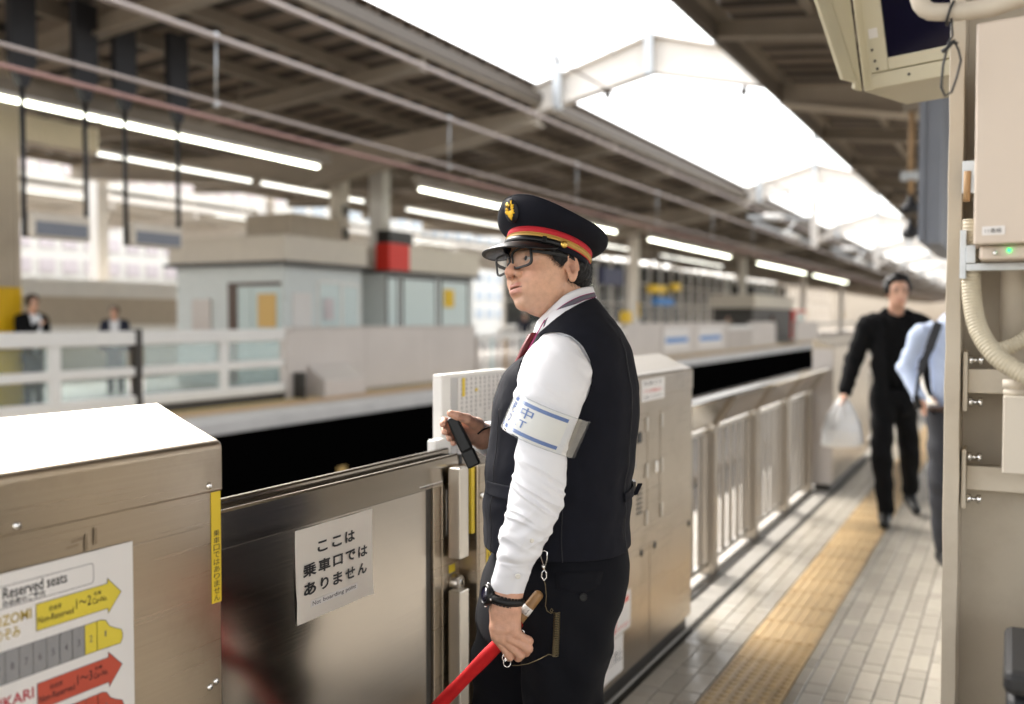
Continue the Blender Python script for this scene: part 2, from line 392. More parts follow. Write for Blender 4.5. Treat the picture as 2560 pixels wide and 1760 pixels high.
# ---- the track bed with its two tracks
TB = root(struct('track_bed', 'track_slab', MB().box(-10.4, -2.2, -20, 250, -1.7, -1.36)))
MB().box(-5.1, -2.6, -20, 250, -1.359, -1.25).build('dark_bed_strip', 'dark_bed', TB)  # darker strip of the bed under the near track
for cx in (-4.0, -8.6):
    for sx in (-0.72, 0.72):
        MB().prism([(cx+sx-.06, -1.24), (cx+sx+.06, -1.24), (cx+sx+.035, -1.11), (cx+sx-.035, -1.11)], 'Y', -20, 250).build('rail', 'rail_steel', TB)
# ---- the platform across the tracks
FP = root(struct('opposite_platform', 'far_floor', MB().box(-22, -10.42, -20, 250, -1.35, 0.0)))
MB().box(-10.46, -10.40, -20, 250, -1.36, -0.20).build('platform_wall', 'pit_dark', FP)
MB().box(-11.0, -10.36, -20, 250, -0.19, 0.004).build('coping', 'coping', FP, 0.01)
MB().box(-11.75, -11.35, -20, 250, 0.0, 0.006).build('guide_strip', 'far_tactile', FP)
MB().box(-12.2, -11.95, -20, 250, 0.0, 0.005).build('yellow_line', 'print_gold', FP)
gr = root(struct('ground', 'track_slab', MB().box(-400, 400, -60, 700, -2.2, -1.9)))

# ---- canopies: sheet roof on purlins and rafters
RY = [19.3 + 4.65 * k for k in range(-12, 47)]
def canopy(name, label, x_eave, x_valley, x_far, z_eave, z_valley, z_far, y0, y1, deckm='roof_deck', beamm='roof_beam', detail=True, group=None, drop=.10):
    t = thing(name, label, 'canopy', ((x_eave + x_far) / 2, y0, 0), group=group)
    halves = [(x_eave, x_valley, z_eave, z_valley), (x_valley, x_far, z_valley, z_far)]
    def zz(x):
        return z_eave + (z_valley - z_eave) * (x - x_eave) / (x_valley - x_eave) if (x - x_eave) * (x - x_valley) <= 0 else z_valley + (z_far - z_valley) * (x - x_valley) / (x_far - x_valley)
    ys = [y for y in RY if y0 <= y <= y1]
    ys = [y0] + ys + [y1]
    for (xa, xb, za, zb) in halves:
        for a, b in zip(ys[:-1], ys[1:]):
            if b - a < .05: continue
            # trapezoidal sheet, ribs across the platform
            n = max(2, int((b - a) / 0.62)) if detail and a < 75 else 1
            rows_ = []
            prof = []
            for k in range(n):
                yk = a + (b - a) * k / n; st = (b - a) / n
                prof += [(yk, 0), (yk + .60 * st, 0), (yk + .63 * st, .24), (yk + .97 * st, .24)]
            prof.append((b, 0))
            P = np.array([[(xx, yy, z0 + .05 + zo) for (yy, zo) in prof] for xx, z0 in ((xa, za), (xb, zb))])
            mb = MB(); mb.grid(P, smooth=False)
            if n > 1:      # dark strips closing the ribs, the shade of the recesses put into colour
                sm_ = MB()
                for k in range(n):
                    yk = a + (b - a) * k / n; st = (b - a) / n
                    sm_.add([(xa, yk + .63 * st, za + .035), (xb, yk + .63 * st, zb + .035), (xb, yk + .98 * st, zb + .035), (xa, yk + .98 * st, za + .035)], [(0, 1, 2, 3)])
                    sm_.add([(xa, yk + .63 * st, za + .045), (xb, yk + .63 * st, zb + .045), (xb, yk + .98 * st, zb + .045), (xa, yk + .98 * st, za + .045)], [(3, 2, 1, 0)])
                sm_.build('shade_strips', 'rib_shade', t, kind='stuff')
            P2 = P.copy(); P2[:, :, 2] = P2[:, :, 2].max(axis=1, keepdims=True) + .04; mb.grid(P2[::-1], smooth=False)
            mb.build('roof_panel', deckm, t)
        npur = 4 if detail else 2
        for k in range(npur + 1):
            x = xa + (xb - xa) * k / npur; z = za + (zb - za) * k / npur
            if k == npur and (xa, xb) == halves[0][:2]: continue
            MB().box(x - .06, x + .06, y0, y1, z - .17, z + .045).build('purlin', beamm, t)
    for y in ys[1:-1]:
        big = abs(((y - 19.3) / 18.6) - round((y - 19.3) / 18.6)) < .02
        for (xa, xb, za, zb) in halves:
            d0, d1 = (.34, .80) if big else (.22, .30)
            w = .30 if big else .12
            da, db = (d0, d1) if xa == x_eave else (d1, d0)
            mb = MB()
            prof = [(xa, za - .172), (xb, zb - .172), (xb, zb - .172 - db), (xa, za - .172 - da)]
            mb.prism(prof, 'Y', y - w * .18, y + w * .18)
            mb.prism([(xa, za - .172 - da), (xb, zb - .172 - db), (xb, zb - .212 - db), (xa, za - .212 - da)], 'Y', y - w, y + w)
            mb.build('rafter', 'haunch_paint' if big and detail else beamm, t, fixn=True)
    sgn = 1 if x_eave > x_far else -1
    MB().prism([(x_eave, z_eave - drop), (x_eave + sgn * .10, z_eave - drop), (x_eave + sgn * .12, z_eave + .10), (x_eave, z_eave + .10)], 'Y', y0, y1).build('gutter', 'gutter_paint' if detail else beamm, t, fixn=True)
    return t
far_roof = canopy('platform_canopy', 'long brown ribbed canopy over the platform across the tracks', -9.2, -15.5, -23.9, 6.26, 5.75, 6.05, 1.0, 240)
near_roof = canopy('platform_canopy', 'canopy overhead on the right, over the platform with the guide blocks', -4.0, 1.6, 8.8, 6.15, 5.6, 6.15, -12.0, 240, drop=.44)
back_roof = canopy('platform_canopy', 'pale low canopy far behind the opposite platform', -33.0, -37.0, -43, 6.5, 6.3, 6.6, 4.0, 120, 'pale_deck', 'beam_paint', False)
# ---- gabled cross beams in the roof gap
def cross_beam(y, label):
    t = thing('cross_beam', label, 'beam', (-6.6, y, 6.0), group='gabled beams across the roof gap')
    pts = [(-9.4, 5.96, 6.47), (-8.9, 6.04, 6.56), (-6.62, 6.57, 7.27), (-4.75, 6.16, 6.78), (-4.16, 6.01, 6.57)]
    for (xa, la, ua), (xb, lb, ub) in ((pts[0], pts[2]), (pts[2], pts[4])):
        MB().prism([(xa, la), (xb, lb), (xb, ub), (xa, ua)], 'Y', y - .03, y + .03).build('web', 'beam_paint', t, fixn=True)
        for (za, zb, zo) in ((la, lb, -.05), (ua, ub, 0)):
            MB().prism([(xa, za + zo), (xb, zb + zo), (xb, zb + zo + .05), (xa, za + zo + .05)], 'Y', y - .16, y + .16).build('flange', 'beam_paint', t, fixn=True)
    for x, lo in ((-8.65, 5.95), (-6.62, 6.45)):
        p = MB().box(x - .09, x + .09, y - .30, y - .17, lo, lo + 3.6)
        p.build('post', 'zinc', t, .01)
        MB().bar((x, y - .235, lo + 3.3), (x + 1.0, y - .235, lo + 3.75), .08).build('bracket_arm', 'zinc', t)
        MB().tube([(x + .1, y - .235, lo + 1.9), (x + 1.3, y - .235, lo + 1.0)], .018, 6).build('stay', 'zinc', t)
    for x in (-7.6, -4.75):
        MB().lathe((x, y, 6.05 if x > -5 else 6.27), (0, 0, -1), [(.05, 0), (.09, .06), (.05, .16), (.02, .2)], 10).build('insulator', 'dark_steel', t)
    return t
names = ['nearest white gabled beam spanning the roof gap overhead', 'second white gabled beam across the roof gap, above the walking man', 'third gabled beam across the roof gap, far down the tracks', 'fourth gabled beam across the roof gap', 'fifth gabled beam across the roof gap']
for k in range(5): cross_beam(19.3 + 18.6 * k, names[k])
names2 = ['sixth', 'seventh', 'eighth', 'ninth', 'tenth']
for k in range(5): cross_beam(112.3 + 18.6 * k, names2[k] + ' gabled beam, a tiny one near the vanishing point')
# ---- overhead line: wires, droppers and drop brackets
def wire(name, label, x, z, r, m='wire'):
    o = MB().tube([(x, -4, z), (x, 150, z)], r, 8).build(name, m); root(o)
    return tag(o, label, 'wire', 'overhead line wires')
wire('messenger_wire', 'thick grey overhead wire above the far track, carrying thin droppers', -8.6, 4.91, .040)
wire('contact_wire', 'grey contact wire hung below the thick overhead wire', -8.6, 4.13, .022)
wire('feeder_wire', 'pinkish overhead wire running low over the far track', -8.6, 3.93, .026, 'wire_pink')
wire('feeder_wire', 'upper grey overhead wire close under the canopy gutter', -8.6, 5.62, .042)
wire('contact_wire', 'thin wire over the near track, pale against the white sky', -4.6, 4.42, .012, 'wire')
for k, y in enumerate((9.0, 14.5, 20.0, 25.5, 31, 36.5)):
    nm = ['nearest thin dropper rod, top left, between two overhead wires', 'second dropper rod between the overhead wires', 'third dropper rod between the overhead wires', 'fourth dropper rod between the overhead wires', 'fifth dropper rod between the overhead wires', 'sixth dropper rod between the overhead wires'][k]
    o = MB().tube([(-8.6, y, 4.13), (-8.6, y, 4.91)], .012, 6).ball((-8.6, y, 4.93), .045, 8).ball((-8.6, y, 4.10), .04, 8).build('dropper', 'zinc'); root(o)
    tag(o, nm, 'dropper', 'droppers of the overhead line')
def drop_bracket(x, y, label):
    t = thing('line_bracket', label, 'bracket', (x, y, 4.2), group='overhead line brackets')
    MB().box(x - .12, x + .12, y - .12, y + .12, 4.15, 6.9).build('drop_post', 'beam_paint', t, .01)
    MB().bar((x, y, 4.3), (x - 1.9, y - 1.5, 5.05), .13).build('lower_arm', 'zinc', t)
    MB().bar((x, y, 5.25), (x - 2.1, y - 1.6, 5.25), .13).build('upper_arm', 'zinc', t)
    MB().bar((x, y, 4.3), (x + 1.1, y + .3, 5.1), .13).build('lower_arm', 'beam_paint', t)
    MB().bar((x - .9, y - .7, 4.68), (x - .5, y - .4, 5.2), .06).build('strut', 'zinc', t)
    MB().tube([(x - 1.0, y - .78, 5.25), (x - 1.6, y - 1.2, 5.25)], .13, 10).build('insulator', 'white_paint', t)
    MB().tube([(x - .5, y - .4, 4.5), (x - 1.0, y - .78, 4.7)], .12, 10).build('insulator', 'white_paint', t)
drop_bracket(-6.6, 37.6, 'white drop post with slanted arms hanging under the second gabled beam')
drop_bracket(-6.6, 56.2, 'farther white drop post with arms hanging under the third gabled beam')
# ================================================================== PLATFORM GATES
GX = -1.387
def gate_profile(off=0.0, lowz=0.07):
    p = [(GX + off, lowz)]
    c = (GX + off - .018, 1.262 + off); r = .018
    for k in range(6):
        a = k / 5 * R(66); p.append((c[0] + r * math.cos(a), c[1] + r * math.sin(a)))
    p += [(-1.556, 1.343 + off), (-1.568 - off, 1.336), (-1.568 - off, lowz)]
    return p
def rivet(t, y, z, x=GX, r=.006):
    MB().lathe((x, y, z), (1, 0, 0), [(r * 1.25, 0), (r * 1.25, .0015), (r, .003), (r * .4, .0052)], 12).build('rivet', 'chrome', t)
def gate(y0, y1, label, endm=None, cover_to=1.182):
    t = thing('platform_gate', label, 'gate', (-1.48, y0, 0), group='stainless gate housings along the platform edge')
    MB().prism(gate_profile(), 'Y', y0, y1).build('housing', 'brushed_steel', t, .004, fixn=True)
    MB().prism(gate_profile(.003, cover_to), 'Y', y0 - .003, y1 + .003).build('cover', 'brushed_steel', t, .003, fixn=True)
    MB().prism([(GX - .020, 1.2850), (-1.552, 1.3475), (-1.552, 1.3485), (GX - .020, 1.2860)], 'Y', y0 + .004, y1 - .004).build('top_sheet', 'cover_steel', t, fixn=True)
    MB().box(-1.55, GX - .02, y0 + .02, y1 - .02, 0.0, .069).build('kick_plate', 'dark_steel', t)
    if endm: MB().box(-1.566, GX - .003, y0 - .006, y0 - .0035, .06, 1.255).build('end_panel', endm, t)
    return t
g1 = gate(-.55, 1.452, 'nearest gate housing at lower left, with seat poster and yellow strip')
MB().box(GX, GX + .0018, -.5, 1.405, .12, 1.118).build('front_panel', 'brushed_steel', g1, .001)
for (y, z) in ((1.418, 1.196), (1.006, 1.196), (.6, 1.196), (1.418, .80), (1.435, .806), (1.418, .45)): rivet(g1, y, z, GX + (.003 if z > 1.182 else 0))
def plate(t, name, m, y0, y1, z0, z1, x): return MB().add([(x, y0, z0), (x, y1, z0), (x, y1, z1), (x, y0, z1), (x - .0012, y0, z0), (x - .0012, y1, z0), (x - .0012, y1, z1), (x - .0012, y0, z1)], [(0, 1, 2, 3), (4, 7, 6, 5), (0, 4, 5, 1), (1, 5, 6, 2), (2, 6, 7, 3), (3, 7, 4, 0)]).build(name, m, t)
def poly(t, name, m, pts, x): return MB().add([(x, a, b) for a, b in pts], [tuple(range(len(pts)))]).build(name, m, t)
def lines(t, name, m, items, x, bold=0.0):
    mb = MB()
    for s, y0, y1, z0, z1 in items: fit_text(mb, s, y0, y1, z0, z1, lambda a, b: (x, a, b), bold)
    return mb.build(name, m, t)
def stroke(t, name, m, pts, x, w=.0016, closed=True):
    mb = MB(); n = len(pts)
    for i in range(n if closed else n - 1):
        a = Vector(pts[i]); b = Vector(pts[(i + 1) % n]); d = (b - a).normalized(); r = Vector((-d.y, d.x)) * w / 2; e = d * w / 2
        mb.add([(x, *(a - r - e)), (x, *(b - r + e)), (x, *(b + r + e)), (x, *(a + r - e))], [(0, 1, 2, 3)])
    return mb.build(name, m, t)
yl = thing('warning_strip', 'narrow yellow vertical strip with black Japanese writing on the nearest gate', 'sticker', (GX, 1.44, .96))
plate(yl, 'strip', 'yellow_label', 1.425, 1.4505, .962, 1.1815, GX + .0016)
lines(yl, 'writing', 'ink', [(ch, 1.4300, 1.446, 1.094 - .0142 * i, 1.094 - .0142 * i + .0118) for i, ch in enumerate('乗車口ではありません')], GX + .0021, .004)
po = thing('seat_poster', 'white poster of reserved seats with yellow and red train arrows', 'poster', (GX, .8, .5))
PX = GX + .0035
plate(po, 'sheet', 'paper', .55, 1.231, .50, 1.126, PX)
x1 = PX + .0006; x2 = PX + .0012; x3 = PX + .0018
def rrect(y0, y1, z0, z1, r=.006, n=4):
    pts = []
    for cy_, cz_, a0 in ((y1 - r, z0 + r, -90), (y1 - r, z1 - r, 0), (y0 + r, z1 - r, 90), (y0 + r, z0 + r, 180)):
        pts += [(cy_ + r * math.cos(R(a0 + 90 * k / n)), cz_ + r * math.sin(R(a0 + 90 * k / n))) for k in range(n + 1)]
    return pts
stroke(po, 'title_frame', 'print_line', rrect(.74, 1.147, 1.072, 1.106), x1, .0011)
lines(po, 'title_writing', 'ink', [('Reserved seats', .979, 1.095, 1.0855, 1.1035), ('自由席のご案内', .979, 1.053, 1.0735, 1.084), ('Non-', .93, .97, 1.0855, 1.1035)], x1, .012)
def arrow(z, fill, c1, n2):
    body = [(1.036, z - .0435), (1.175, z - .0435), (1.176, z - .052), (1.204, z - .021), (1.175, z + .009), (1.175, z), (1.036, z)]
    poly(po, 'arrow', fill, body, x1); stroke(po, 'arrow_outline', 'print_line', body, x2, .0010)
    lines(po, 'arrow_writing', 'ink', [('自由席', 1.060, 1.083, z - .0175, z - .009), ('Non-Reserved', 1.039, 1.106, z - .033, z - .022), ('1～' + n2, 1.111, 1.141, z - .0275, z - .011), ('号車', 1.146, 1.162, z - .015, z - .008), ('Car-No.', 1.144, 1.174, z - .0285, z - .0185)], x2, .004)
arrow(1.064, 'print_yellow', None, '2'); arrow(.9355, 'print_red', None, '3'); arrow(.807, 'sign_blue', None, '5')
lines(po, 'train_name_writing', 'print_gold', [('NOZOMI', .945, 1.028, 1.044, 1.061), ('のぞみ', .965, 1.008, 1.021, 1.039)], x1, .02)
lines(po, 'train_name_writing', 'print_crimson', [('HIKARI', .952, 1.030, .9155, .933), ('ひかり', .965, 1.008, .892, .911)], x1, .02)
def train(z, fill, nn):
    nose = [(1.152, z - .051), (1.201, z - .052), (1.2055, z - .045), (1.206, z - .036), (1.203, z - .028), (1.19, z - .022), (1.178, z - .015), (1.170, z - .003), (1.161, z), (1.152, z)]
    ys = [1.152 - .0245 * k for k in range(0, 22)]
    poly(po, 'car', fill, nose, x1); stroke(po, 'car_outline', 'print_line', nose, x2, .0010)
    for k in range(len(ys) - 1):
        m = fill if k < nn - 1 else 'print_grey'; q = [(ys[k + 1], z - .051), (ys[k], z - .051), (ys[k], z), (ys[k + 1], z)]
        poly(po, 'car', m, q, x1); stroke(po, 'car_outline', 'print_line', q, x2, .0009)
    it = [('1', 1.168, 1.171, z - .031, z - .021)]
    for k in range(len(ys) - 1):
        c = (ys[k] + ys[k + 1]) / 2; s = str(k + 2); w = .003 * len(s); it.append((s, c - w, c + w, z - .032, z - .0205))
    lines(po, 'car_number', 'print_line', it, x2, .004)
train(1.0045, 'print_yellow', 2); train(.879, 'print_red', 3); train(.75, 'sign_blue', 5)
for (y0, y1, z0, z1) in ((1.132, 1.138, 1.128, 1.158), (1.150, 1.157, 1.135, 1.165), (1.105, 1.13, 1.148, 1.153), (1.095, 1.12, 1.140, 1.144)):
    poly(g1, 'tape_residue', 'residue', [(y0, z0), (y1, z0 + .002), (y1 - .001, z1), (y0 + .001, z1 - .002)], GX + .0021)
# ---- sliding door between the two housings
dr = thing('platform_door', 'low sliding platform door with brushed top rail, between two gate housings', 'door', (-1.47, 2.0, 0))
MB().prism([(-1.4485, 1.043), (-1.4535, 1.117), (-1.457, 1.122), (-1.464, 1.122), (-1.464, 1.043)], 'Y', 1.462, 2.4995).build('top_rail', 'door_steel', dr, fixn=True)
MB().box(-1.4855, -1.4645, 1.462, 2.4995, 1.06, 1.104).build('rail_channel', 'black_rubber', dr)
MB().prism([(-1.486, 1.05), (-1.486, 1.133), (-1.490, 1.137), (-1.502, 1.137), (-1.502, 1.05)], 'Y', 1.462, 2.4995).build('back_rail', 'door_steel', dr, fixn=True)
MB().box(-1.495, -1.460, 1.462, 2.328, .045, 1.0385).build('panel', 'door_steel', dr)
MB().box(-1.495, -1.4615, 2.3282, 2.3585, .045, 1.0428).build('inset_strip', 'dark_steel', dr)
MB().box(-1.495, -1.4525, 2.3588, 2.4016, .045, 1.0428).build('inner_stile', 'brushed_steel', dr, .002)
MB().box(-1.495, -1.4500, 2.4018, 2.4995, .045, 1.0428).build('stile', 'brushed_steel', dr, .002)
MB().box(-1.449, -1.4475, 2.421, 2.4545, .894, 1.027).build('handle_plate', 'satin_steel', dr, .001)
MB().box(-1.4472, -1.4462, 2.433, 2.443, .925, 1.006).build('handle_slot', 'black_rubber', dr)
for z in (.907, 1.013): MB().lathe((-1.4474, 2.4378, z), (1, 0, 0), [(.0042, 0), (.0042, .001), (.002, .002)], 10).build('screw', 'chrome', dr)
MB().box(-1.4495, -1.4488, 2.4675, 2.4735, .941, 1.0).build('white_marker', 'paper', dr)
MB().box(-1.4495, -1.4488, 2.436, 2.471, .779, .802).build('yellow_sticker', 'yellow_label', dr)
lk = MB().lathe((-1.45, 2.463, .748), (1, 0, 0), [(.026, 0), (.0265, .004), (.0245, .018), (.0205, .027), (.0195, .0275)], 24).build('lock', 'satin_steel', dr)
MB().lathe((-1.4222, 2.463, .748), (1, 0, 0), [(.0135, 0), (.0135, .0012), (.012, .0022)], 20).build('cylinder', 'chrome', lk)
MB().box(-1.4199, -1.4192, 2.4612, 2.4648, .741, .756).build('keyhole', 'black_rubber', lk)
MB().box(-1.535, -1.504, 2.455, 2.515, 1.05, 1.163).build('end_block', 'white_paint', dr, .006)
MB().box(-1.51, -1.4503, 2.4998, 2.516, .045, 1.118).build('edge_seal', 'black_rubber', dr)
ls = thing('serial_label', 'tiny white label with black print on the door rail', 'label', (-1.449, 2.34, 1.05))
plate(ls, 'sheet', 'paper', 2.280, 2.402, 1.0435, 1.0555, -1.4492)
lines(ls, 'writing', 'ink', [('【可動扉】', 2.286, 2.336, 1.0452, 1.0538), ('8-2', 2.346, 2.364, 1.0458, 1.0535), ('名古屋', 2.366, 2.392, 1.0455, 1.0535)], -1.4488)
a4 = thing('paper_notice', 'taped paper notice on the sliding door reading not boarding point', 'notice', (-1.458, 1.9, .81))
P = MB()
pw = [[(-1.4585 + .0012 * math.sin(i * 1.1 + j * .7) + (.004 if (i, j) == (12, 0) else 0), 1.764 + .304 * i / 12 + (.003 if j < 3 else 0) * (1 - i / 12), .812 + .2205 * j / 8) for i in range(13)] for j in range(9)]
P.grid(np.array(pw)); P.build('sheet', 'paper_warm', a4)
XA = -1.4565
lines(a4, 'writing', 'ink', [('こ', 1.842, 1.880, .966, .992), ('こ', 1.898, 1.936, .966, .992), ('は', 1.950, 1.990, .966, .994),
  ('乗', 1.788, 1.838, .917, .948), ('車', 1.845, 1.891, .917, .948), ('口', 1.902, 1.940, .919, .945), ('で', 1.951, 1.992, .919, .946), ('は', 2.003, 2.043, .918, .946),
  ('あ', 1.791, 1.836, .873, .903), ('り', 1.853, 1.884, .874, .903), ('ま', 1.901, 1.938, .873, .903), ('せ', 1.950, 1.990, .874, .902), ('ん', 2.001, 2.040, .874, .902)], XA, .034)
plate(a4, 'caption_strip', 'paper', 1.817, 2.000, .8415, .8575, -1.4567)
lines(a4, 'caption_writing', 'ink', [('Not', 1.822, 1.853, .8450, .8550), ('boarding', 1.862, 1.943, .8428, .8550), ('point', 1.951, 1.993, .8428, .8550)], XA + .0004)
# ---- gate housing behind the station man
g2 = gate(2.975, 4.655, 'steel gate housing with hinged service panels, right behind the station man')
t = g2
MB().box(-1.555, GX, 2.50, 2.972, .07, 1.092).build('door_pocket', 'brushed_steel', t, .004)
MB().box(-1.575, -1.541, 2.552, 2.972, .95, 1.350).build('notice_board', 'white_paint', t, .004)
MB().box(-1.541, -1.5395, 2.604, 2.972, .98, 1.338).build('board_face', 'paper_grey', t)
MB().box(-1.41, -1.395, 2.474, 2.493, .893, 1.0915).build('yellow_edge', 'yellow_label', t)
MB().box(-1.44, -1.40, 2.417, 2.468, .828, 1.0915).build('guide_post', 'satin_steel', t, .003)
MB().box(-1.44, -1.40, 2.417, 2.468, .045, .735).build('guide_post', 'satin_steel', t, .003)
MB().box(-1.47, -1.441, 2.52, 2.545, .045, 1.09).build('pocket_seal', 'black_rubber', t)
MB().box(GX, GX + .0015, 2.507, 2.9, .1, 1.01).build('service_panel', 'brushed_steel', t, .001)
MB().box(GX, GX + .002, 2.508, 2.9, 1.018, 1.08).build('service_panel', 'brushed_steel', t, .001)
MB().lathe((GX + .002, 2.516, 1.0), (1, 0, 0), [(.010, 0), (.010, .004), (.006, .006)], 14).build('latch', 'chrome', t)
for (y0, y1, z0, z1) in ((3.0, 3.985, .64, 1.118), (3.995, 4.155, .64, 1.118), (4.165, 4.64, .64, 1.118), (3.0, 4.02, .085, .548), (4.03, 4.64, .085, .548), (3.0, 4.64, .556, .632)):
    MB().box(GX, GX + .0025, y0, y1, z0, z1).build('service_panel', 'brushed_steel', t, .0012)
for (y, z) in ((3.975, 1.07), (3.975, .87), (3.975, .67), (4.175, 1.07), (4.175, .87), (4.175, .67)): MB().box(GX + .0026, GX + .010, y - .012, y + .012, z - .03, z + .03).build('hinge', 'satin_steel', t, .002)
MB().box(GX + .0026, GX + .016, 4.07, 4.10, .85, .90).build('latch', 'chrome', t, .002)
MB().box(GX + .0026, GX + .006, 3.86, 3.91, 1.0, 1.045).build('window', 'black_rubber', t)
MB().box(GX + .0026, GX + .010, 3.80, 3.825, .90, .935).build('latch', 'chrome', t, .002)
for k in range(6): MB().box(GX + .0026, GX + .005, 3.86, 3.92, .70 + .02 * k, .71 + .02 * k).build('vent_slot', 'dark_steel', t)
for (y, z) in ((3.919, .529), (4.091, .527), (4.60, .527)): MB().lathe((GX + .002, y, z), (1, 0, 0), [(.016, 0), (.016, .004), (.010, .006), (.0, .0062)], 16).build('latch', 'dark_steel', t)
bp = thing('board_papers', 'white printed sheet with yellow marks on the board behind the hand', 'paper', (-1.53, 2.8, 1.1))
plate(bp, 'sheet', 'paper', 2.642, 2.97, 1.14, 1.336, -1.5375); plate(bp, 'sheet', 'paper', 2.642, 2.97, .98, 1.13, -1.5375)
mb = MB(); mb2 = MB()
for k in range(10):
    y = 2.660 + .03 * k
    for q in range(random.randint(7, 12)): fit_text(mb, random.choice('東海道新幹線列車時刻発着番号車両点検確認指差喚呼扉開閉'), y, y + .012, 1.322 - .0145 * q, 1.333 - .0145 * q, lambda a, b: (-1.537, a, b))
    for q in range(9): fit_text(mb2, random.choice('東海道新幹線列車時刻発着番号車両点検確認'), y, y + .012, 1.115 - .0145 * q, 1.126 - .0145 * q, lambda a, b: (-1.537, a, b))
mb.build('writing', 'print_line', bp); mb2.build('writing', 'print_line', bp)
plate(bp, 'highlight', 'yellow_label', 2.668, 2.686, 1.275, 1.334, -1.5365); plate(bp, 'highlight', 'yellow_label', 2.752, 2.768, 1.287, 1.296, -1.5365)
hz = thing('caution_sticker', 'yellow sticker with black marks beside the vest hem', 'sticker', (GX, 2.58, .77))
plate(hz, 'sheet', 'yellow_label', 2.545, 2.64, .74, .872, GX + .003)
mb = MB()
for k in range(4): mb.add([(GX + .0036, 2.557 + .018 * k, .76), (GX + .0036, 2.562 + .018 * k, .76), (GX + .0036, 2.562 + .018 * k, .82), (GX + .0036, 2.557 + .018 * k, .82)], [(0, 1, 2, 3)])
fit_text(mb, 'VA', 2.556, 2.60, .845, .868, lambda a, b: (GX + .0036, a, b), .03); mb.build('marks', 'ink', hz)
s1 = thing('gate_notice', 'white notice with red line on the cover of the gate behind the man', 'notice', (GX, 4.05, 1.17))
plate(s1, 'sheet', 'paper', 3.905, 4.213, 1.168, 1.262, GX + .0048)
lines(s1, 'writing', 'print_line', [('危険です', 3.93, 4.18, 1.235, 1.253), ('注意してください', 3.93, 4.18, 1.178, 1.192)], GX + .0052)
lines(s1, 'red_writing', 'sign_red', [('ドアに手を触れない', 3.93, 4.18, 1.202, 1.220)], GX + .0052)
s2 = thing('red_marked_notice', 'white notice with red arrow, half hidden by the dark trousers', 'notice', (GX, 3.7, .25))
plate(s2, 'sheet', 'paper', 3.46, 3.787, .255, .412, GX + .0042); plate(s2, 'sheet', 'paper', 3.40, 3.70, .10, .25, GX + .0042)
poly(s2, 'red_arrow', 'sign_red', [(3.68, .37), (3.76, .395), (3.76, .37)], GX + .0048); stroke(s2, 'red_ring', 'sign_red', [(3.55 + .07 * math.cos(k), .32 + .055 * math.sin(k)) for k in [i * .35 for i in range(18)]], GX + .0048, .012)
lines(s2, 'writing', 'print_line', [('立ち入り禁止', 3.42, 3.68, .15, .20)], GX + .0048)
lines(s2, 'red_writing', 'sign_red', [('もたれない', 3.60, 3.77, .27, .29)], GX + .0048)
g3 = gate(8.92, 11.3, 'grey-ended gate housing at the far end of the slatted fence', 'gate_panel')
g4 = gate(15.6, 18.0, 'distant gate housing behind the walking man')
# ---- slatted steel fences between housings
def fence(y0, y1, n, label):
    t = thing('slatted_fence', label, 'fence', (-1.6, y0, 0), group='slatted fences between gate housings')
    st = (y1 - y0) / n
    for k in range(n + 1):
        y = y0 + st * k
        if k == 0: y += .05
        if k == n: y -= .06
        MB().box(-1.66, -1.55, y - .045, y + .045, 0, .885).build('post', 'post_steel', t, .004)
        MB().bar((-1.570, y, .875), (-1.445, y, 1.07), .05, .02).build('rail_bracket', 'post_steel', t)
    for k in range(n):
        a, b = y0 + st * k + .10, y0 + st * (k + 1) - .055
        for j in range(5):
            c = a + (b - a) * (j + .5) / 5
            MB().box(-1.622, -1.602, c - .036, c + .036, .075, .845).build('slat', 'slat_steel', t, .002)
        MB().prism([(-1.566, .892), (-1.570, .895), (-1.446, 1.085), (-1.442, 1.082)], 'Y', y0 + st * k + .006, y0 + st * (k + 1) - .006).build('sloped_plate', 'mirror_steel', t, fixn=True)
        MB().box(-1.628, -1.596, a - .03, b + .03, .845, .872).build('upper_rail', 'satin_steel', t)
        MB().box(-1.628, -1.596, a - .03, b + .03, .045, .075).build('lower_rail', 'satin_steel', t)
    MB().prism([(-1.447, 1.078), (-1.405, 1.078), (-1.402, 1.084), (-1.405, 1.092), (-1.447, 1.110)], 'Y', y0 + .01, y1 - .01).build('handrail', 'mirror_steel', t, fixn=True)
    MB().box(-1.545, -1.515, y0 + .01, y1 - .01, .0, .012).build('floor_channel', 'dark_steel', t)
fence(4.66, 8.915, 4, 'slatted steel fence between the gate behind the man and the next gate')
fence(11.31, 15.59, 4, 'far slatted fence behind the walking man')
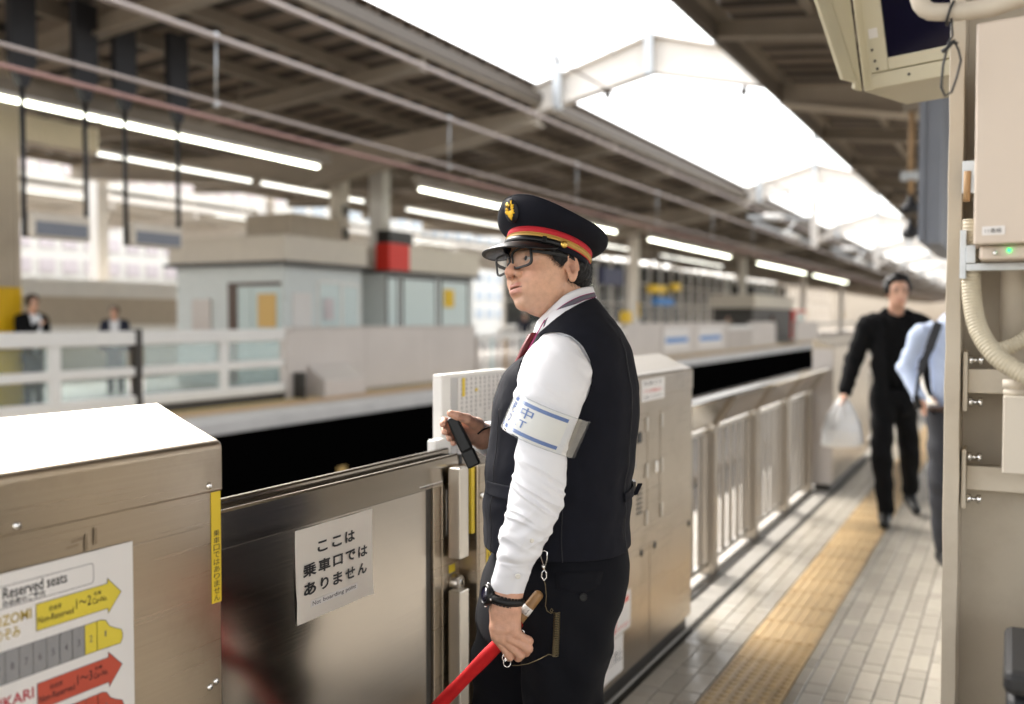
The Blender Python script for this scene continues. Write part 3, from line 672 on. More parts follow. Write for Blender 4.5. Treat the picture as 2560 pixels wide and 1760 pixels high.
# ================================================================== STEEL COLUMN ON THE RIGHT
co = thing('steel_column', 'cream painted steel column at the right edge with bolted brackets', 'column', (0.02, 2.17, 0))
fl = MB()
P = []
for i in range(61):
    z = 4.9 * i / 60; w = [.0008 * math.sin(z * 31 + k) + .0007 * math.sin(z * 71 + 2 * k) for k in range(4)]
    P.append([(-.112 + w[0], 2.02, z), (-.0855 + w[1], 2.02 + w[1], z), (-.0845, 2.32, z), (-.112, 2.32, z)])
fl.grid(np.array(P), close_v=True, smooth=False); fl.build('flange', 'column_paint', co, .0018, fixn=True)
MB().box(-.086, .26, 2.158, 2.176, 0, 4.9).build('web', 'column_paint', co)
MB().box(.255, .283, 2.02, 2.32, 0, 4.9).build('flange', 'column_paint', co, .003)
for zb in (1.402, 1.2175):
    b = MB().box(-.081, -.0735, 2.03, 2.10, zb - .056, zb + .056).build('bracket_plate', 'column_paint', co, .001)
    MB().box(-.0735, .25, 2.05, 2.085, zb - .023, zb + .023).build('bracket_bar', 'column_paint', co, .002)
    for dz in (-.040, .040):
        bo = MB().lathe((-.0735, 2.052, zb + dz), (1, 0, 0), [(.0095, 0), (.0095, .008), (.0048, .0085), (.0048, .018), (.0092, .0185), (.0092, .0255)], 6).build('bolt', 'chrome', co)
# service cabinet, conduits
cab = thing('service_cabinet', 'large beige cabinet with small label and green lamp on the column', 'cabinet', (.1, 1.88, 1.6))
MB().prism([(-.061, 1.85), (.20, 1.80), (.20, 2.02), (-.061, 2.02)], 'Z', 1.646, 2.02).build('door', 'beige_paint', cab, .004)
MB().prism([(-.052, 1.875), (.19, 1.83), (.19, 2.02), (-.052, 2.02)], 'Z', 1.621, 1.6455).build('base', 'beige_paint', cab, .004)
def cabp(x, z, o=.0012): return (x, 1.85 - (x + .061) * .1916 - o, z)
mb = MB(); mb.add([cabp(-.048, 1.661), cabp(-.013, 1.661), cabp(-.013, 1.676), cabp(-.048, 1.676)], [(0, 1, 2, 3)]); mb.build('name_label', 'paper', cab)
mb = MB(); fit_text(mb, '11番線', -.043, -.018, 1.6645, 1.6725, lambda a, b: cabp(a, b, .0018)); mb.build('label_writing', 'ink', cab)
MB().ball((-.0065, 1.8635, 1.636), (.0032, .0032, .0032), 12).build('lamp', mat('green_lamp', (0.02, 0.5, 0.08), 0.3, emis=1.0, ecol=(0.01, 0.8, 0.12)), cab)
MB().lathe((-.028, 1.868, 1.632), (0, -1, 0), [(.004, 0), (.004, .006), (.002, .008)], 10).build('screw', 'chrome', cab)
MB().box(-.086, -.0755, 1.945, 1.96, 1.592, 1.680).build('bracket', 'zinc', cab, .001)
MB().box(-.0755, .2, 1.945, 1.965, 1.606, 1.6195).build('bracket_rail', 'zinc', cab, .001)
MB().box(-.0755, -.060, 1.94, 1.962, 1.6196, 1.652).build('bracket_tab', 'zinc', cab, .001)
MB().box(-.086, -.062, 1.99, 2.0, 1.75, 1.81).build('side_latch', 'zinc', cab, .001)
MB().tube([(-.078, 1.985, 1.735), (-.077, 1.985, 1.79)], .006, 8).build('latch_rod', 'rust', cab)
def hose(label, pts, r):
    v = [Vector(p) for p in pts]; out = []
    for i in range(len(v) - 1):
        p0, p1, p2, p3 = v[max(i - 1, 0)], v[i], v[i + 1], v[min(i + 2, len(v) - 1)]
        for k in range(28):
            t_ = k / 28; out.append(.5 * ((2 * p1) + (-p0 + p2) * t_ + (2 * p0 - 5 * p1 + 4 * p2 - p3) * t_ ** 2 + (-p0 + 3 * p1 - 3 * p2 + p3) * t_ ** 3))
    L = [0]
    for a, b in zip(out[:-1], out[1:]): L.append(L[-1] + (b - a).length)
    m = int(L[-1] / .0013); res = []; j = 0
    for q in range(m):
        s_ = L[-1] * q / m
        while L[j + 1] < s_: j += 1
        res.append(out[j].lerp(out[j + 1], (s_ - L[j]) / max(1e-9, L[j + 1] - L[j])))
    o = MB().tube(res, r, 16, rfun=lambda i: r * (1.0 + .05 * math.sin(i * .0013 / .0062 * 2 * math.pi))).build('corrugated_hose', 'hose'); root(o)
    return tag(o, label, 'hose', 'corrugated hoses in the column')
hose('cream corrugated hose curving down in front of the column brackets', [(-.067, 1.97, 1.70), (-.068, 1.97, 1.605), (-.064, 1.965, 1.545), (-.052, 1.95, 1.497), (-.028, 1.93, 1.459), (.0, 1.92, 1.435), (.04, 1.91, 1.416), (.10, 1.9, 1.41)], .0165)
hose('short corrugated hose end behind the larger curved hose', [(-.028, 2.02, 1.462), (-.008, 2.02, 1.467), (.02, 2.02, 1.483), (.06, 2.02, 1.52), (.08, 2.02, 1.6)], .0135)
o = MB().tube([(.002, 2.10, 1.43), (.002, 2.10, 1.9)], .024, 14).build('round_pipe', 'conduit'); root(o); tag(o, 'painted round pipe standing behind the corrugated hoses', 'pipe')
jb = thing('junction_box', 'small cream junction box low on the column bracket', 'box', (.05, 1.95, 1.24))
MB().box(-.012, .14, 1.925, 2.045, 1.247, 1.384).build('case', 'cream_paint', jb, .003)
MB().lathe((.006, 1.965, 1.3845), (0, 0, 1), [(.019, 0), (.019, .008), (.017, .0085), (.017, .012), (.020, .0125), (.020, .027)], 18).build('cable_gland', 'conduit', jb)
# taped pipe above the cabinet
pts = [(-.152, 1.86, 2.5), (-.154, 1.86, 2.12)] + [(-.154 + .030 * (1 - math.cos(R(a))), 1.86, 2.085 - .035 * math.sin(R(a))) for a in (10, 30, 50, 70, 90)] + [(-.09, 1.86, 2.045), (-.04, 1.86, 2.045), (.02, 1.85, 2.056), (.12, 1.83, 2.075)]
o = MB().tube(pts, .0150, 16, rfun=lambda i: .0150).build('taped_pipe', 'conduit'); root(o); tag(o, 'tape-wrapped cream pipe with an elbow above the cabinet', 'pipe')
tie = MB()
tie.tube([(-.103 + .019 * math.sin(R(a)) * .3, 1.86 + .018 * math.cos(R(a)), 2.045 + .019 * math.sin(R(a))) for a in range(0, 361, 24)], .0024, 6)
tie.tube([(-.100, 1.838, 2.03), (-.098, 1.836, 2.00), (-.105, 1.836, 1.985), (-.112, 1.836, 1.95), (-.114, 1.836, 1.915), (-.108, 1.836, 1.900), (-.098, 1.836, 1.905), (-.090, 1.836, 1.93), (-.084, 1.836, 1.957), (-.088, 1.836, 1.975), (-.096, 1.836, 1.993)], .0022, 6)
tie.tube([(-.114, 1.836, 1.975), (-.106, 1.836, 1.980), (-.096, 1.836, 1.99), (-.09, 1.836, 1.985)], .0035, 6)
o = tie.build('cable_tie', 'black_rubber'); root(o); tag(o, 'dark cable tie looped around the taped pipe', 'cable tie')
# ---- hooded departure monitor
A = Vector((-.444, 3.366, 2.257)); e = Vector((.934, -.357, 0)); nrm = Vector((-.357, -.934, 0)); U = Vector((-.10, -.262, .96)).normalized()
mo = thing('hooded_monitor', 'cream hooded display monitor hanging at upper right, its screen dark', 'monitor', (-.1, 3.4, 2.25))
def mp(a, u, d=0.0): return A + e * a + U * u - nrm * d
def slab(name, m, a0, a1, u0, u1, d0, d1, bevel=.003):
    vs = [mp(a, u, d) for d in (d0, d1) for (a, u) in ((a0, u0), (a1, u0), (a1, u1), (a0, u1))]
    return MB().add(vs, [(0, 1, 2, 3), (7, 6, 5, 4), (0, 4, 5, 1), (1, 5, 6, 2), (2, 6, 7, 3), (3, 7, 4, 0)]).build(name, m, mo, bevel, fixn=True)
slab('casing', 'monitor_paint', 0, .92, 0, .75, .012, .30)
slab('bezel', 'monitor_paint', .035, .095, .05, .74, 0, .0118); slab('bezel', 'monitor_paint', .035, .90, .0, .046, -.002, .0116); slab('bezel', 'monitor_paint', .0955, .90, .05, .088, 0, .0116); slab('bezel', 'monitor_paint', .86, .92, .0885, .74, 0, .0116)
slab('screen', 'screen_glass', .0955, .8595, .0885, .74, .006, .0115, 0)
slab('label', 'paper', .045, .075, .155, .185, -.0008, -.0002, 0)
for (a, u) in ((.05, .12), (.055, .085), (.06, .06), (.05, .30), (.3, .025), (.16, .025), (.5, .025)): MB().lathe(mp(a, u, 0 if u > .05 else -.002), nrm, [(.005, 0), (.005, .001), (.003, .003)], 8).build('screw', 'dark_steel', mo)
g = Vector((-.30, -.953, 0))
ck = [A + Vector((0, 0, .0)), A + g * .05, A + g * .05 + Vector((0, 0, .02)), A + g * .11 + Vector((-.01, 0, .02)), A + g * .30 + Vector((-.06, 0, .40)), A + g * .34 + Vector((-.07, 0, .6)), A + U * .62]
off = Vector((-.953, .30, 0)) * .012
MB().add([q for q in ck] + [q + off for q in ck], [tuple(range(7)), tuple(range(13, 6, -1))] + [(i, 7 + i, 7 + (i + 1) % 7, (i + 1) % 7) for i in range(7)]).build('side_hood', 'monitor_paint', mo, .002, fixn=True)
MB().box(-.1, -.02, 3.45, 3.53, 2.9, 5.6).build('hanger_pole', 'monitor_paint', mo)

bl_ = thing('black_bin', 'black rounded edge of a bin at the bottom right corner', 'bin', (.12, 1.78, 0))
MB().prism(rrect(1.66, 1.90, .0, .945, .03), 'X', .0, .24).build('case', 'black_rubber', bl_, .012, fixn=True)
MB().box(-.004, .245, 1.65, 1.91, .947, .985).build('lid', 'black_rubber', bl_, .012)
# ================================================================== IMPLICIT SURFACES (bodies, hands, heads)
def vnoise(P, s=1.0, seed=0):
    P = np.asarray(P) * s + seed * 17.3; i = np.floor(P).astype(np.int64); f = P - i; u = f * f * (3 - 2 * f)
    def h(a, b, c):
        n = (a * 374761393 + b * 668265263 + c * 2147483647 + seed * 974711) & 0xFFFFFFFF
        n = ((n ^ (n >> 13)) * 1274126177) & 0xFFFFFFFF
        return ((n ^ (n >> 16)) & 0xFFFF) / 32767.5 - 1
    x, y, z = i[:, 0], i[:, 1], i[:, 2]; r = 0
    for dx in (0, 1):
        for dy in (0, 1):
            for dz in (0, 1):
                w = (u[:, 0] if dx else 1 - u[:, 0]) * (u[:, 1] if dy else 1 - u[:, 1]) * (u[:, 2] if dz else 1 - u[:, 2])
                r = r + w * h(x + dx, y + dy, z + dz)
    return r
def fbm(P, s, seed=0): return vnoise(P, s, seed) * .6 + vnoise(P, s * 2.1, seed + 1) * .28 + vnoise(P, s * 4.3, seed + 2) * .14
def smin(a, b, k): h = np.clip(.5 + .5 * (b - a) / k, 0, 1); return b * (1 - h) + a * h - k * h * (1 - h)
def smax(a, b, k): return -smin(-a, -b, k)
def cone(P, a, b, ra, rb):
    a = np.array(a, float); b = np.array(b, float); d = b - a; t = np.clip(((P - a) @ d) / (d @ d), 0, 1)
    return np.linalg.norm(P - a - t[:, None] * d, axis=1) - (ra + (rb - ra) * t)
def ell(P, c, r):
    q = P - np.array(c); r = np.array(r); k0 = np.linalg.norm(q / r, axis=1); k1 = np.linalg.norm(q / r ** 2, axis=1)
    return k0 * (k0 - 1) / np.maximum(k1, 1e-9)
def chain(P, pts, k=.01):
    d = None
    for (a, ra), (b, rb) in zip(pts[:-1], pts[1:]):
        c = cone(P, a, b, ra, rb); d = c if d is None else smin(d, c, k)
    return d
def nets(fn, lo, hi, h):
    lo = np.array(lo, float); hi = np.array(hi, float); c = 4
    nc = np.ceil((hi - lo) / (h * c)).astype(int) + 1
    g = np.stack(np.meshgrid(*[lo[i] + np.arange(nc[i]) * h * c for i in range(3)], indexing='ij'), -1)
    D = fn(g.reshape(-1, 3)).reshape(nc); near = np.abs(D) < h * c * 2.0
    act = np.zeros(nc - 1, bool)
    for dx in (0, 1):
        for dy in (0, 1):
            for dz in (0, 1): act |= near[dx:nc[0] - 1 + dx, dy:nc[1] - 1 + dy, dz:nc[2] - 1 + dz]
    N = (nc - 1) * c + 1
    up = lambda A: np.repeat(np.repeat(np.repeat(A, c, 0), c, 1), c, 2)
    V = up(D)[:N[0], :N[1], :N[2]].copy(); m = up(act); M = np.zeros(N, bool)
    for dx in (0, 1):
        for dy in (0, 1):
            for dz in (0, 1): M[dx:dx + m.shape[0], dy:dy + m.shape[1], dz:dz + m.shape[2]] |= m
    idx = np.argwhere(M); V[M] = fn(lo + idx * h)
    I = V < 0; s = np.zeros(N - 1, int)
    offs = [(x, y, z) for x in (0, 1) for y in (0, 1) for z in (0, 1)]
    for o in offs: s += I[o[0]:N[0] - 1 + o[0], o[1]:N[1] - 1 + o[1], o[2]:N[2] - 1 + o[2]]
    cells = np.argwhere((s > 0) & (s < 8)); vid = -np.ones(N - 1, int); vid[tuple(cells.T)] = np.arange(len(cells))
    cv = np.stack([V[tuple((cells + o).T)] for o in offs], 1); acc = np.zeros((len(cells), 3)); cnt = np.zeros(len(cells))
    for i in range(8):
        for j in range(i + 1, 8):
            if sum(abs(offs[i][q] - offs[j][q]) for q in range(3)) != 1: continue
            a, b = cv[:, i], cv[:, j]; cr = (a < 0) != (b < 0); t = np.where(cr, a / np.where(cr, a - b, 1), 0)
            acc += cr[:, None] * (np.array(offs[i]) + t[:, None] * (np.array(offs[j]) - np.array(offs[i]))); cnt += cr
    verts = lo + (cells + acc / cnt[:, None]) * h; faces = []
    for ax in range(3):
        b, cx = (ax + 1) % 3, (ax + 2) % 3; sl0 = [slice(None)] * 3; sl1 = [slice(None)] * 3
        sl0[ax] = slice(0, N[ax] - 1); sl1[ax] = slice(1, N[ax])
        e = np.argwhere(I[tuple(sl0)] != I[tuple(sl1)]); e = e[(e[:, b] > 0) & (e[:, cx] > 0) & (e[:, b] < N[b] - 1) & (e[:, cx] < N[cx] - 1)]
        q = []
        for db, dc in ((1, 1), (0, 1), (0, 0), (1, 0)):
            k = e.copy(); k[:, b] -= db; k[:, cx] -= dc; q.append(vid[tuple(k.T)])
        q = np.stack(q, 1); fl_ = ~I[tuple(e.T)]; q[fl_] = q[fl_][:, ::-1]; faces.append(q)
    F = np.concatenate(faces); F = F[(F >= 0).all(1)]
    return verts, F
def npmesh(name, V, F, m, parent=None, smooth=True, cols=None, world=False):
    me = bpy.data.meshes.new(name); me.vertices.add(len(V)); me.vertices.foreach_set('co', np.asarray(V, np.float32).ravel())
    me.loops.add(F.size); me.loops.foreach_set('vertex_index', F.ravel().astype(np.int32)); me.polygons.add(len(F))
    me.polygons.foreach_set('loop_start', np.arange(0, F.size, F.shape[1], dtype=np.int32))
    me.update(calc_edges=True); me.polygons.foreach_set('use_smooth', np.full(len(F), smooth)); me.materials.append(MT[m] if isinstance(m, str) else m)
    if cols is not None:
        ca = me.color_attributes.new('Col', 'FLOAT_COLOR', 'POINT'); ca.data.foreach_set('color', np.concatenate([cols, np.ones((len(cols), 1))], 1).astype(np.float32).ravel())
    me.validate(); me.update()
    o = newobj(name, me, parent)
    return o
def gridmesh(P, close_v=True, cap=False):
    a, b = P.shape[:2]; i = np.arange(a - 1)[:, None]; j = np.arange(b if close_v else b - 1)[None, :]; j2 = (j + 1) % b
    F = np.stack([i * b + j, i * b + j2, (i + 1) * b + j2, (i + 1) * b + j], -1).reshape(-1, 4)
    return P.reshape(-1, 3), F
def joinm(*ms):
    V = []; F = []; k = 0
    for v, f in ms: V.append(v); F.append(f + k); k += len(v)
    return np.concatenate(V), np.concatenate(F)
def spline(xs, ys, q):
    """monotone smooth table lookup"""
    xs = np.array(xs, float); ys = np.array(ys, float); h = np.diff(xs); d = np.diff(ys) / h; m = np.zeros_like(ys); m[0], m[-1] = d[0], d[-1]
    for i in range(1, len(xs) - 1): m[i] = 0 if d[i - 1] * d[i] <= 0 else 2 * d[i - 1] * d[i] / (d[i - 1] + d[i])
    q = np.clip(q, xs[0], xs[-1]); k = np.clip(np.searchsorted(xs, q) - 1, 0, len(xs) - 2); t = (q - xs[k]) / h[k]
    return (2*t**3 - 3*t**2 + 1) * ys[k] + (t**3 - 2*t**2 + t) * h[k] * m[k] + (-2*t**3 + 3*t**2) * ys[k + 1] + (t**3 - t**2) * h[k] * m[k + 1]

defm('skin', (0.50, 0.29, 0.20), 0.44, attr='Col', var=0.09, vscale=75, bump=0.20, bscale=330, rvar=0.08, sss=0.10, spec=0.42)
defm('hair', (0.006, 0.0045, 0.004), 0.5, bump=0.3, bscale=200, stretch=(1, 1, .2), spec=0.3)
defm('navy_wool', (0.0050, 0.0056, 0.0105), 0.92, var=0.12, vscale=40, bump=0.14, bscale=700, spec=0.25)
defm('navy_trouser', (0.0036, 0.0040, 0.0068), 0.95, bump=0.10, bscale=700, spec=0.25)
defm('navy_lining', (0.004, 0.004, 0.008), 0.6)
defm('shirt', (0.74, 0.74, 0.77), 0.8, bump=0.08, bscale=900, sheen=0.1)
defm('band_white', (0.80, 0.79, 0.76), 0.35)
defm('band_blue', (0.055, 0.14, 0.40), 0.35)
defm('tie_red', (0.17, 0.012, 0.018), 0.5, var=0.3, vscale=60)
defm('lanyard', (0.10, 0.09, 0.115), 0.7); defm('lanyard_edge', (0.33, 0.02, 0.13), 0.7)
defm('patent_black', (0.005, 0.005, 0.0055), 0.36, spec=0.35); defm('matte_black', (0.006, 0.006, 0.0065), 0.45, spec=0.35)
defm('cap_red', (0.50, 0.012, 0.022), 0.75, bump=0.1, bscale=500); defm('cap_gold', (0.47, 0.27, 0.055), 0.6, bump=0.25, bscale=600)
defm('gold', (0.75, 0.50, 0.12), 0.28, 1.0); defm('gold_thread', (0.78, 0.46, 0.02), 0.5, 0.35, bump=0.3, bscale=900)
defm('device_black', (0.005, 0.005, 0.005), 0.38, bump=0.05, bscale=300, spec=0.3)
defm('flag_red', (0.56, 0.006, 0.009), 0.75, bump=0.5, bscale=45, var=0.1, vscale=30); defm('baton_wood', (0.30, 0.165, 0.065), 0.45, var=0.2, vscale=20, stretch=(1, 1, .3))
defm('eye_white', (0.40, 0.35, 0.315), 0.35, spec=0.3); defm('iris', (0.006, 0.004, 0.003), 0.35, spec=0.3)
defm('button', (0.72, 0.69, 0.62), 0.3); defm('brass_wire', (0.20, 0.16, 0.09), 0.4, 0.8)
MT['vinyl'] = vinyl_mat('vinyl', (0.92, 0.93, 0.93), .03, .08, .22); MT['lens'] = vinyl_mat('lens', (0.97, 0.98, 0.98), .0, .0, .22)

# ================================================================== THE STATION MAN
MD = 2.30                                     # distance along the lens axis
ORI = Vector((-0.9455, 2.1005, 0.0))
man = thing('person', 'station man in peaked cap, dark waistcoat and white armband beside the sliding door', 'person', ORI, TH)
_u0 = (1400 - 1280) / 2450 / (math.cos(PITCH) + (880 - 797) / 2450 * math.sin(PITCH)) * MD
def M(px, py, y=0.0):
    """figure sheet (sheet units) and depth in metres -> metres in the man's own frame (x right, y away, z up)"""
    u = (px - 1280) / 2450; v = (880 - py) / 2450; fw = math.cos(PITCH) + v * math.sin(PITCH); up = v * math.cos(PITCH) - math.sin(PITCH); D = MD + y
    return np.array((u / fw * D - _u0, y, EYE + up / fw * D))
def sect(cx, cy, rx, ry, n, ns, t0=0.0):
    t = np.linspace(0, 2 * math.pi, ns, endpoint=False) + t0; c, s = np.cos(t), np.sin(t)
    return cx + rx * np.sign(c) * np.abs(c) ** (2 / n), cy + ry * np.sign(s) * np.abs(s) ** (2 / n)
# ---- torso tables: sheet height, front edge, back edge, half width across the shoulders
TV = np.array([(738, 1398, 1478, .050), (746, 1388, 1489, .066), (765, 1368, 1505, .098), (785, 1354, 1521, .135), (810, 1346, 1542, .168), (838, 1340, 1560, .187), (876, 1320, 1577, .196), (905, 1285, 1584, .199),
  (934, 1258, 1589, .201), (970, 1243, 1595, .203), (1014, 1230, 1595, .204), (1080, 1225, 1590, .204), (1136, 1218, 1584, .203), (1163, 1216, 1581, .203), (1218, 1211, 1575, .205), (1298, 1208, 1571, .209), (1350, 1209, 1575, .212)])
def torso(py, t, off=0.0, n=2.35, wr=1.0):
    """surface point of the waistcoat; t=0 back, pi front, 1.5pi side towards the camera"""
    py = np.asarray(py, float); t = np.asarray(t, float)
    xf = spline(TV[:, 0], TV[:, 1], py); xb = spline(TV[:, 0], TV[:, 2], py); ry = spline(TV[:, 0], TV[:, 3], py)
    k = MD / 2450; v = (880 - py) / 2450; fw = np.cos(PITCH) + v * np.sin(PITCH); z = EYE + (v * np.cos(PITCH) - np.sin(PITCH)) / fw * MD
    cx = ((xf + xb) / 2 - 1280) / 2450 / fw * MD - _u0; rx = (xb - xf) / 2 * k / fw
    c, s = np.cos(t), np.sin(t); x = cx + (rx + off) * np.sign(c) * np.abs(c) ** (2 / n); y = (ry + off) * np.sign(s) * np.abs(s) ** (2 / n)
    if wr:
        Q = np.stack([x * 1.0, y, z * .35], -1).reshape(-1, 3)
        d = (fbm(Q, 9, 3) * .0070 + fbm(np.stack([x - .25 * z, y, z * .9], -1).reshape(-1, 3), 16, 8) * .0036).reshape(x.shape) * wr
        # drapes pulled towards the waist strap
        low = np.clip((py - 1060) / 200, 0, 1) * np.clip((1330 - py) / 90, 0, 1)
        d = d + low * .0035 * np.sin(z * 60 + x * 34 + np.sin(x * 20) * 1.2) * np.clip(np.cos(t) + .5, 0, 1) * wr
        d = d + low * .003 * np.sin(z * 75 - x * 45) * np.clip(-np.cos(t) + .3, 0, 1) * wr
        x = x + d * c; y = y + d * s
    return np.stack([x, y, z], -1)
pys = np.linspace(740, 1350, 300); ts = np.linspace(0, 2 * math.pi, 320, endpoint=False)
PYg, TSg = np.meshgrid(pys, ts, indexing='ij')
G = torso(PYg, TSg)
V, Fq = gridmesh(G)
fpy = PYg.ravel()[Fq].mean(1); ft = (TSg.ravel()[Fq[:, 0]] + np.pi / 320)
# openings: armholes (both sides) and the neck
scx = V[Fq].mean(1)
px_eq = 1400 + scx[:, 0] / MD * 2450
hole = (((px_eq - 1380) / 84) ** 2 + ((fpy - 927) / 100) ** 2 < 1) & (np.abs(scx[:, 1]) > .10)
vneck = (fpy < 895) & (np.abs(ft - np.pi) < (.06 + .34 * np.clip((895 - fpy) / 110, 0, 1)))
nline = np.interp(px_eq, [1300, 1330, 1352, 1378, 1405, 1438, 1466, 1492, 1600], [880, 846, 824, 800, 780, 762, 750, 742, 735])
neck = fpy < nline
keep = ~(hole | vneck | neck)
Fv = Fq[keep]
me_v = npmesh('waistcoat', V, Fv, 'navy_wool', man)
bm = bmesh.new(); bm.from_mesh(me_v.data)
bmesh.ops.delete(bm, geom=[v for v in bm.verts if not v.link_faces], context='VERTS')
for _ in range(14):
    bv = [v for v in bm.verts if v.is_boundary]; mv = {}
    for v in bv:
        nb = [e.other_vert(v) for e in v.link_edges if e.is_boundary]
        if len(nb) == 2: mv[v] = v.co * .5 + (nb[0].co + nb[1].co) * .25
    for v, c_ in mv.items(): v.co = c_
bm.to_mesh(me_v.data); bm.free()
so = me_v.modifiers.new('thick', 'SOLIDIFY'); so.thickness = .0035; so.offset = 1
waist = me_v
def patch(name, m, pyr, tr, off, ns=(8, 30), parent=None, wr=1.0, solid=.0016):
    a = np.linspace(*pyr, ns[0]); b = np.linspace(*tr, ns[1]); A_, B_ = np.meshgrid(a, b, indexing='ij')
    P_ = torso(A_ if not callable(off) else A_, B_, off, wr=wr); v, f = gridmesh(P_, False); f = f[:, ::-1]
    o = npmesh(name, v, f, m, parent or man); s_ = o.modifiers.new('thick', 'SOLIDIFY'); s_.thickness = solid; s_.offset = 0; return o
patch('pocket_welt', 'navy_wool', (1184, 1216), (3.55, 4.45), .0055, parent=waist, solid=.003)
patch('back_strap', 'navy_wool', (1208, 1230), (-.62, .55), .0046, (5, 40), parent=waist, solid=.0015)
def seam(t_fun, p0, p1, name='seam'):
    a = np.linspace(p0, p1, 60); pts = torso(a, np.array([t_fun(q) for q in a]), .0036)
    o = MB().tube([Vector(p) for p in pts], .0011, 5).build(name, 'navy_lining', waist, world=False); return o
seam(lambda q: 3.72, 1010, 1350); seam(lambda q: 5.55 + (q - 900) * .0004, 840, 1350); seam(lambda q: 4.72, 1045, 1350)
bc = Vector(torso(1222, .06, .009)); bk = MB()
for (dx, dz) in ((0, .015), (0, -.015)): bk.box(bc.x - .002, bc.x + .004, bc.y - .018, bc.y + .018, bc.z + dz - .0012, bc.z + dz + .0012)
for dy in (-.017, -.004, .017): bk.box(bc.x - .002, bc.x + .004, bc.y + dy - .0012, bc.y + dy + .0012, bc.z - .0138, bc.z + .0138)
bk.build('buckle', 'dark_steel', waist, world=False)
MB().prism([(bc.x - .004, bc.z - .016), (bc.x + .009, bc.z + .012), (bc.x + .020, bc.z + .012), (bc.x + .008, bc.z - .014)], 'Y', bc.y - .02, bc.y - .012).build('strap_end', 'navy_wool', waist, .001, world=False, fixn=True)
# ---- shirt: body under the waistcoat, both sleeves
a, b = np.meshgrid(np.linspace(744, 1150, 150), np.linspace(0, 2 * math.pi, 160, endpoint=False), indexing='ij')
Vs, Fs = gridmesh(torso(a, b, -.010, wr=.6))
def sleeve_field():
    # towards-camera arm: sheet height, left edge, right edge
    T = np.array([(842, 1352, 1438), (858, 1338, 1452), (880, 1322, 1463), (905, 1311, 1472), (934, 1302, 1477), (965, 1292, 1474), (990, 1284, 1464), (1040, 1286, 1446), (1090, 1298, 1428), (1120, 1292, 1420), (1150, 1285, 1416), (1190, 1282, 1412),
      (1226, 1279, 1410), (1257, 1275, 1408), (1298, 1264, 1390), (1343, 1251, 1368), (1372, 1247, 1352), (1395, 1246, 1340), (1412, 1243, 1330), (1440, 1236, 1320), (1462, 1231, 1311), (1478, 1232, 1306)])
    return T
T = sleeve_field(); q = np.linspace(842, 1476, 330)
xl = spline(T[:, 0], T[:, 1], q); xr = spline(T[:, 0], T[:, 2], q)
yc = spline([842, 900, 1000, 1200, 1478], [-.150, -.178, -.205, -.235, -.245], q)
ns = 150; tt = np.linspace(0, 2 * math.pi, ns, endpoint=False); ring = []
for i in range(len(q)):
    a_ = M(xl[i], q[i], yc[i]); b_ = M(xr[i], q[i], yc[i]); c_ = (a_ + b_) / 2; r = (b_[0] - a_[0]) / 2
    # the cuff end is cut square to the slanted forearm
    sh = .16 * np.clip((q[i] - 1395) / 80, 0, 1)
    ring.append(np.stack([c_[0] + r * np.cos(tt), c_[1] + r * .93 * np.sin(tt), c_[2] - sh * r * np.cos(tt)], -1))
S = np.array(ring); QQ = q[:, None] * np.ones(ns)[None]
rad = np.stack([np.cos(tt), np.sin(tt), 0 * tt], -1)[None]
xx = S[..., 0]; zz_ = S[..., 2]
flat = S.reshape(-1, 3)
w1 = np.exp(-((QQ - 1225) / 60) ** 2) + .8 * np.exp(-((QQ - 1330) / 45) ** 2) + .35
def folds(al, fa_, fb_, seed):
    ca_, sa_ = math.cos(al), math.sin(al); w_ = .012 * vnoise(flat, 14, seed + 3)
    A_ = (flat[:, 2] * ca_ + flat[:, 0] * sa_ + w_) * fa_; B_ = (-flat[:, 2] * sa_ + flat[:, 0] * ca_) * fb_
    n_ = vnoise(np.stack([A_, B_, flat[:, 1] * fb_], -1), 1.0, seed); return (1 - 2.2 * np.abs(n_)).reshape(xx.shape)
cr = folds(.55, 62, 13, 5) * .0042 * (np.exp(-((QQ - 1240) / 70) ** 2) + .35)
cr += folds(-.65, 48, 11, 25) * .0050 * np.exp(-((QQ - 1335) / 52) ** 2)
cr += folds(1.15, 34, 7, 45) * .0040 * np.exp(-((QQ - 930) / 90) ** 2)
cr += (fbm(flat, 14, 11).reshape(xx.shape)) * .0035 * np.clip((1400 - QQ) / 40, .15, 1)
# cuff: a clean step
cuff = np.clip((QQ - 1398) / 6, 0, 1); cr = cr * (1 - .75 * cuff) + .0026 * cuff
puff = .006 * np.exp(-((QQ - 1384) / 14) ** 2); cr += puff
S = S + rad * cr[..., None]
top = np.array([S[0].mean(0) + (0, .03, .012)])
S = np.concatenate([np.array([S[0] * (1 - k) + top * k for k in (.95, .75, .5, .25)]), S], 0)
Sl = gridmesh(S)
# inside of the cuff
e1 = S[-1]; inner = np.array([e1, e1 * .88 + e1.mean(0) * .12, e1 * .86 + e1.mean(0) * .14 + (0, 0, .03)]); Si = gridmesh(inner)
# far arm: out of sight behind the chest, forearm reaching forward to the door
fa = [M(1420, 860, .20), M(1385, 1000, .25), M(1370, 1120, .27), M(1300, 1125, .22), M(1250, 1104, .17), M(1216, 1094, .13)]
def far_sleeve(P):
    return chain(P, [(fa[0], .075), (fa[1], .068), (fa[2], .060), (fa[3], .052), (fa[4], .043), (fa[5], .040)], .03) + .002 * np.sin(P[:, 0] * 90 + P[:, 2] * 40)
fv = nets(far_sleeve, np.min(fa, 0) - .1, np.max(fa, 0) + .1, .006)
sv, sf = joinm((Vs, Fs), Sl, Si, fv)
shirt = npmesh('shirt', sv, sf, 'shirt', man)
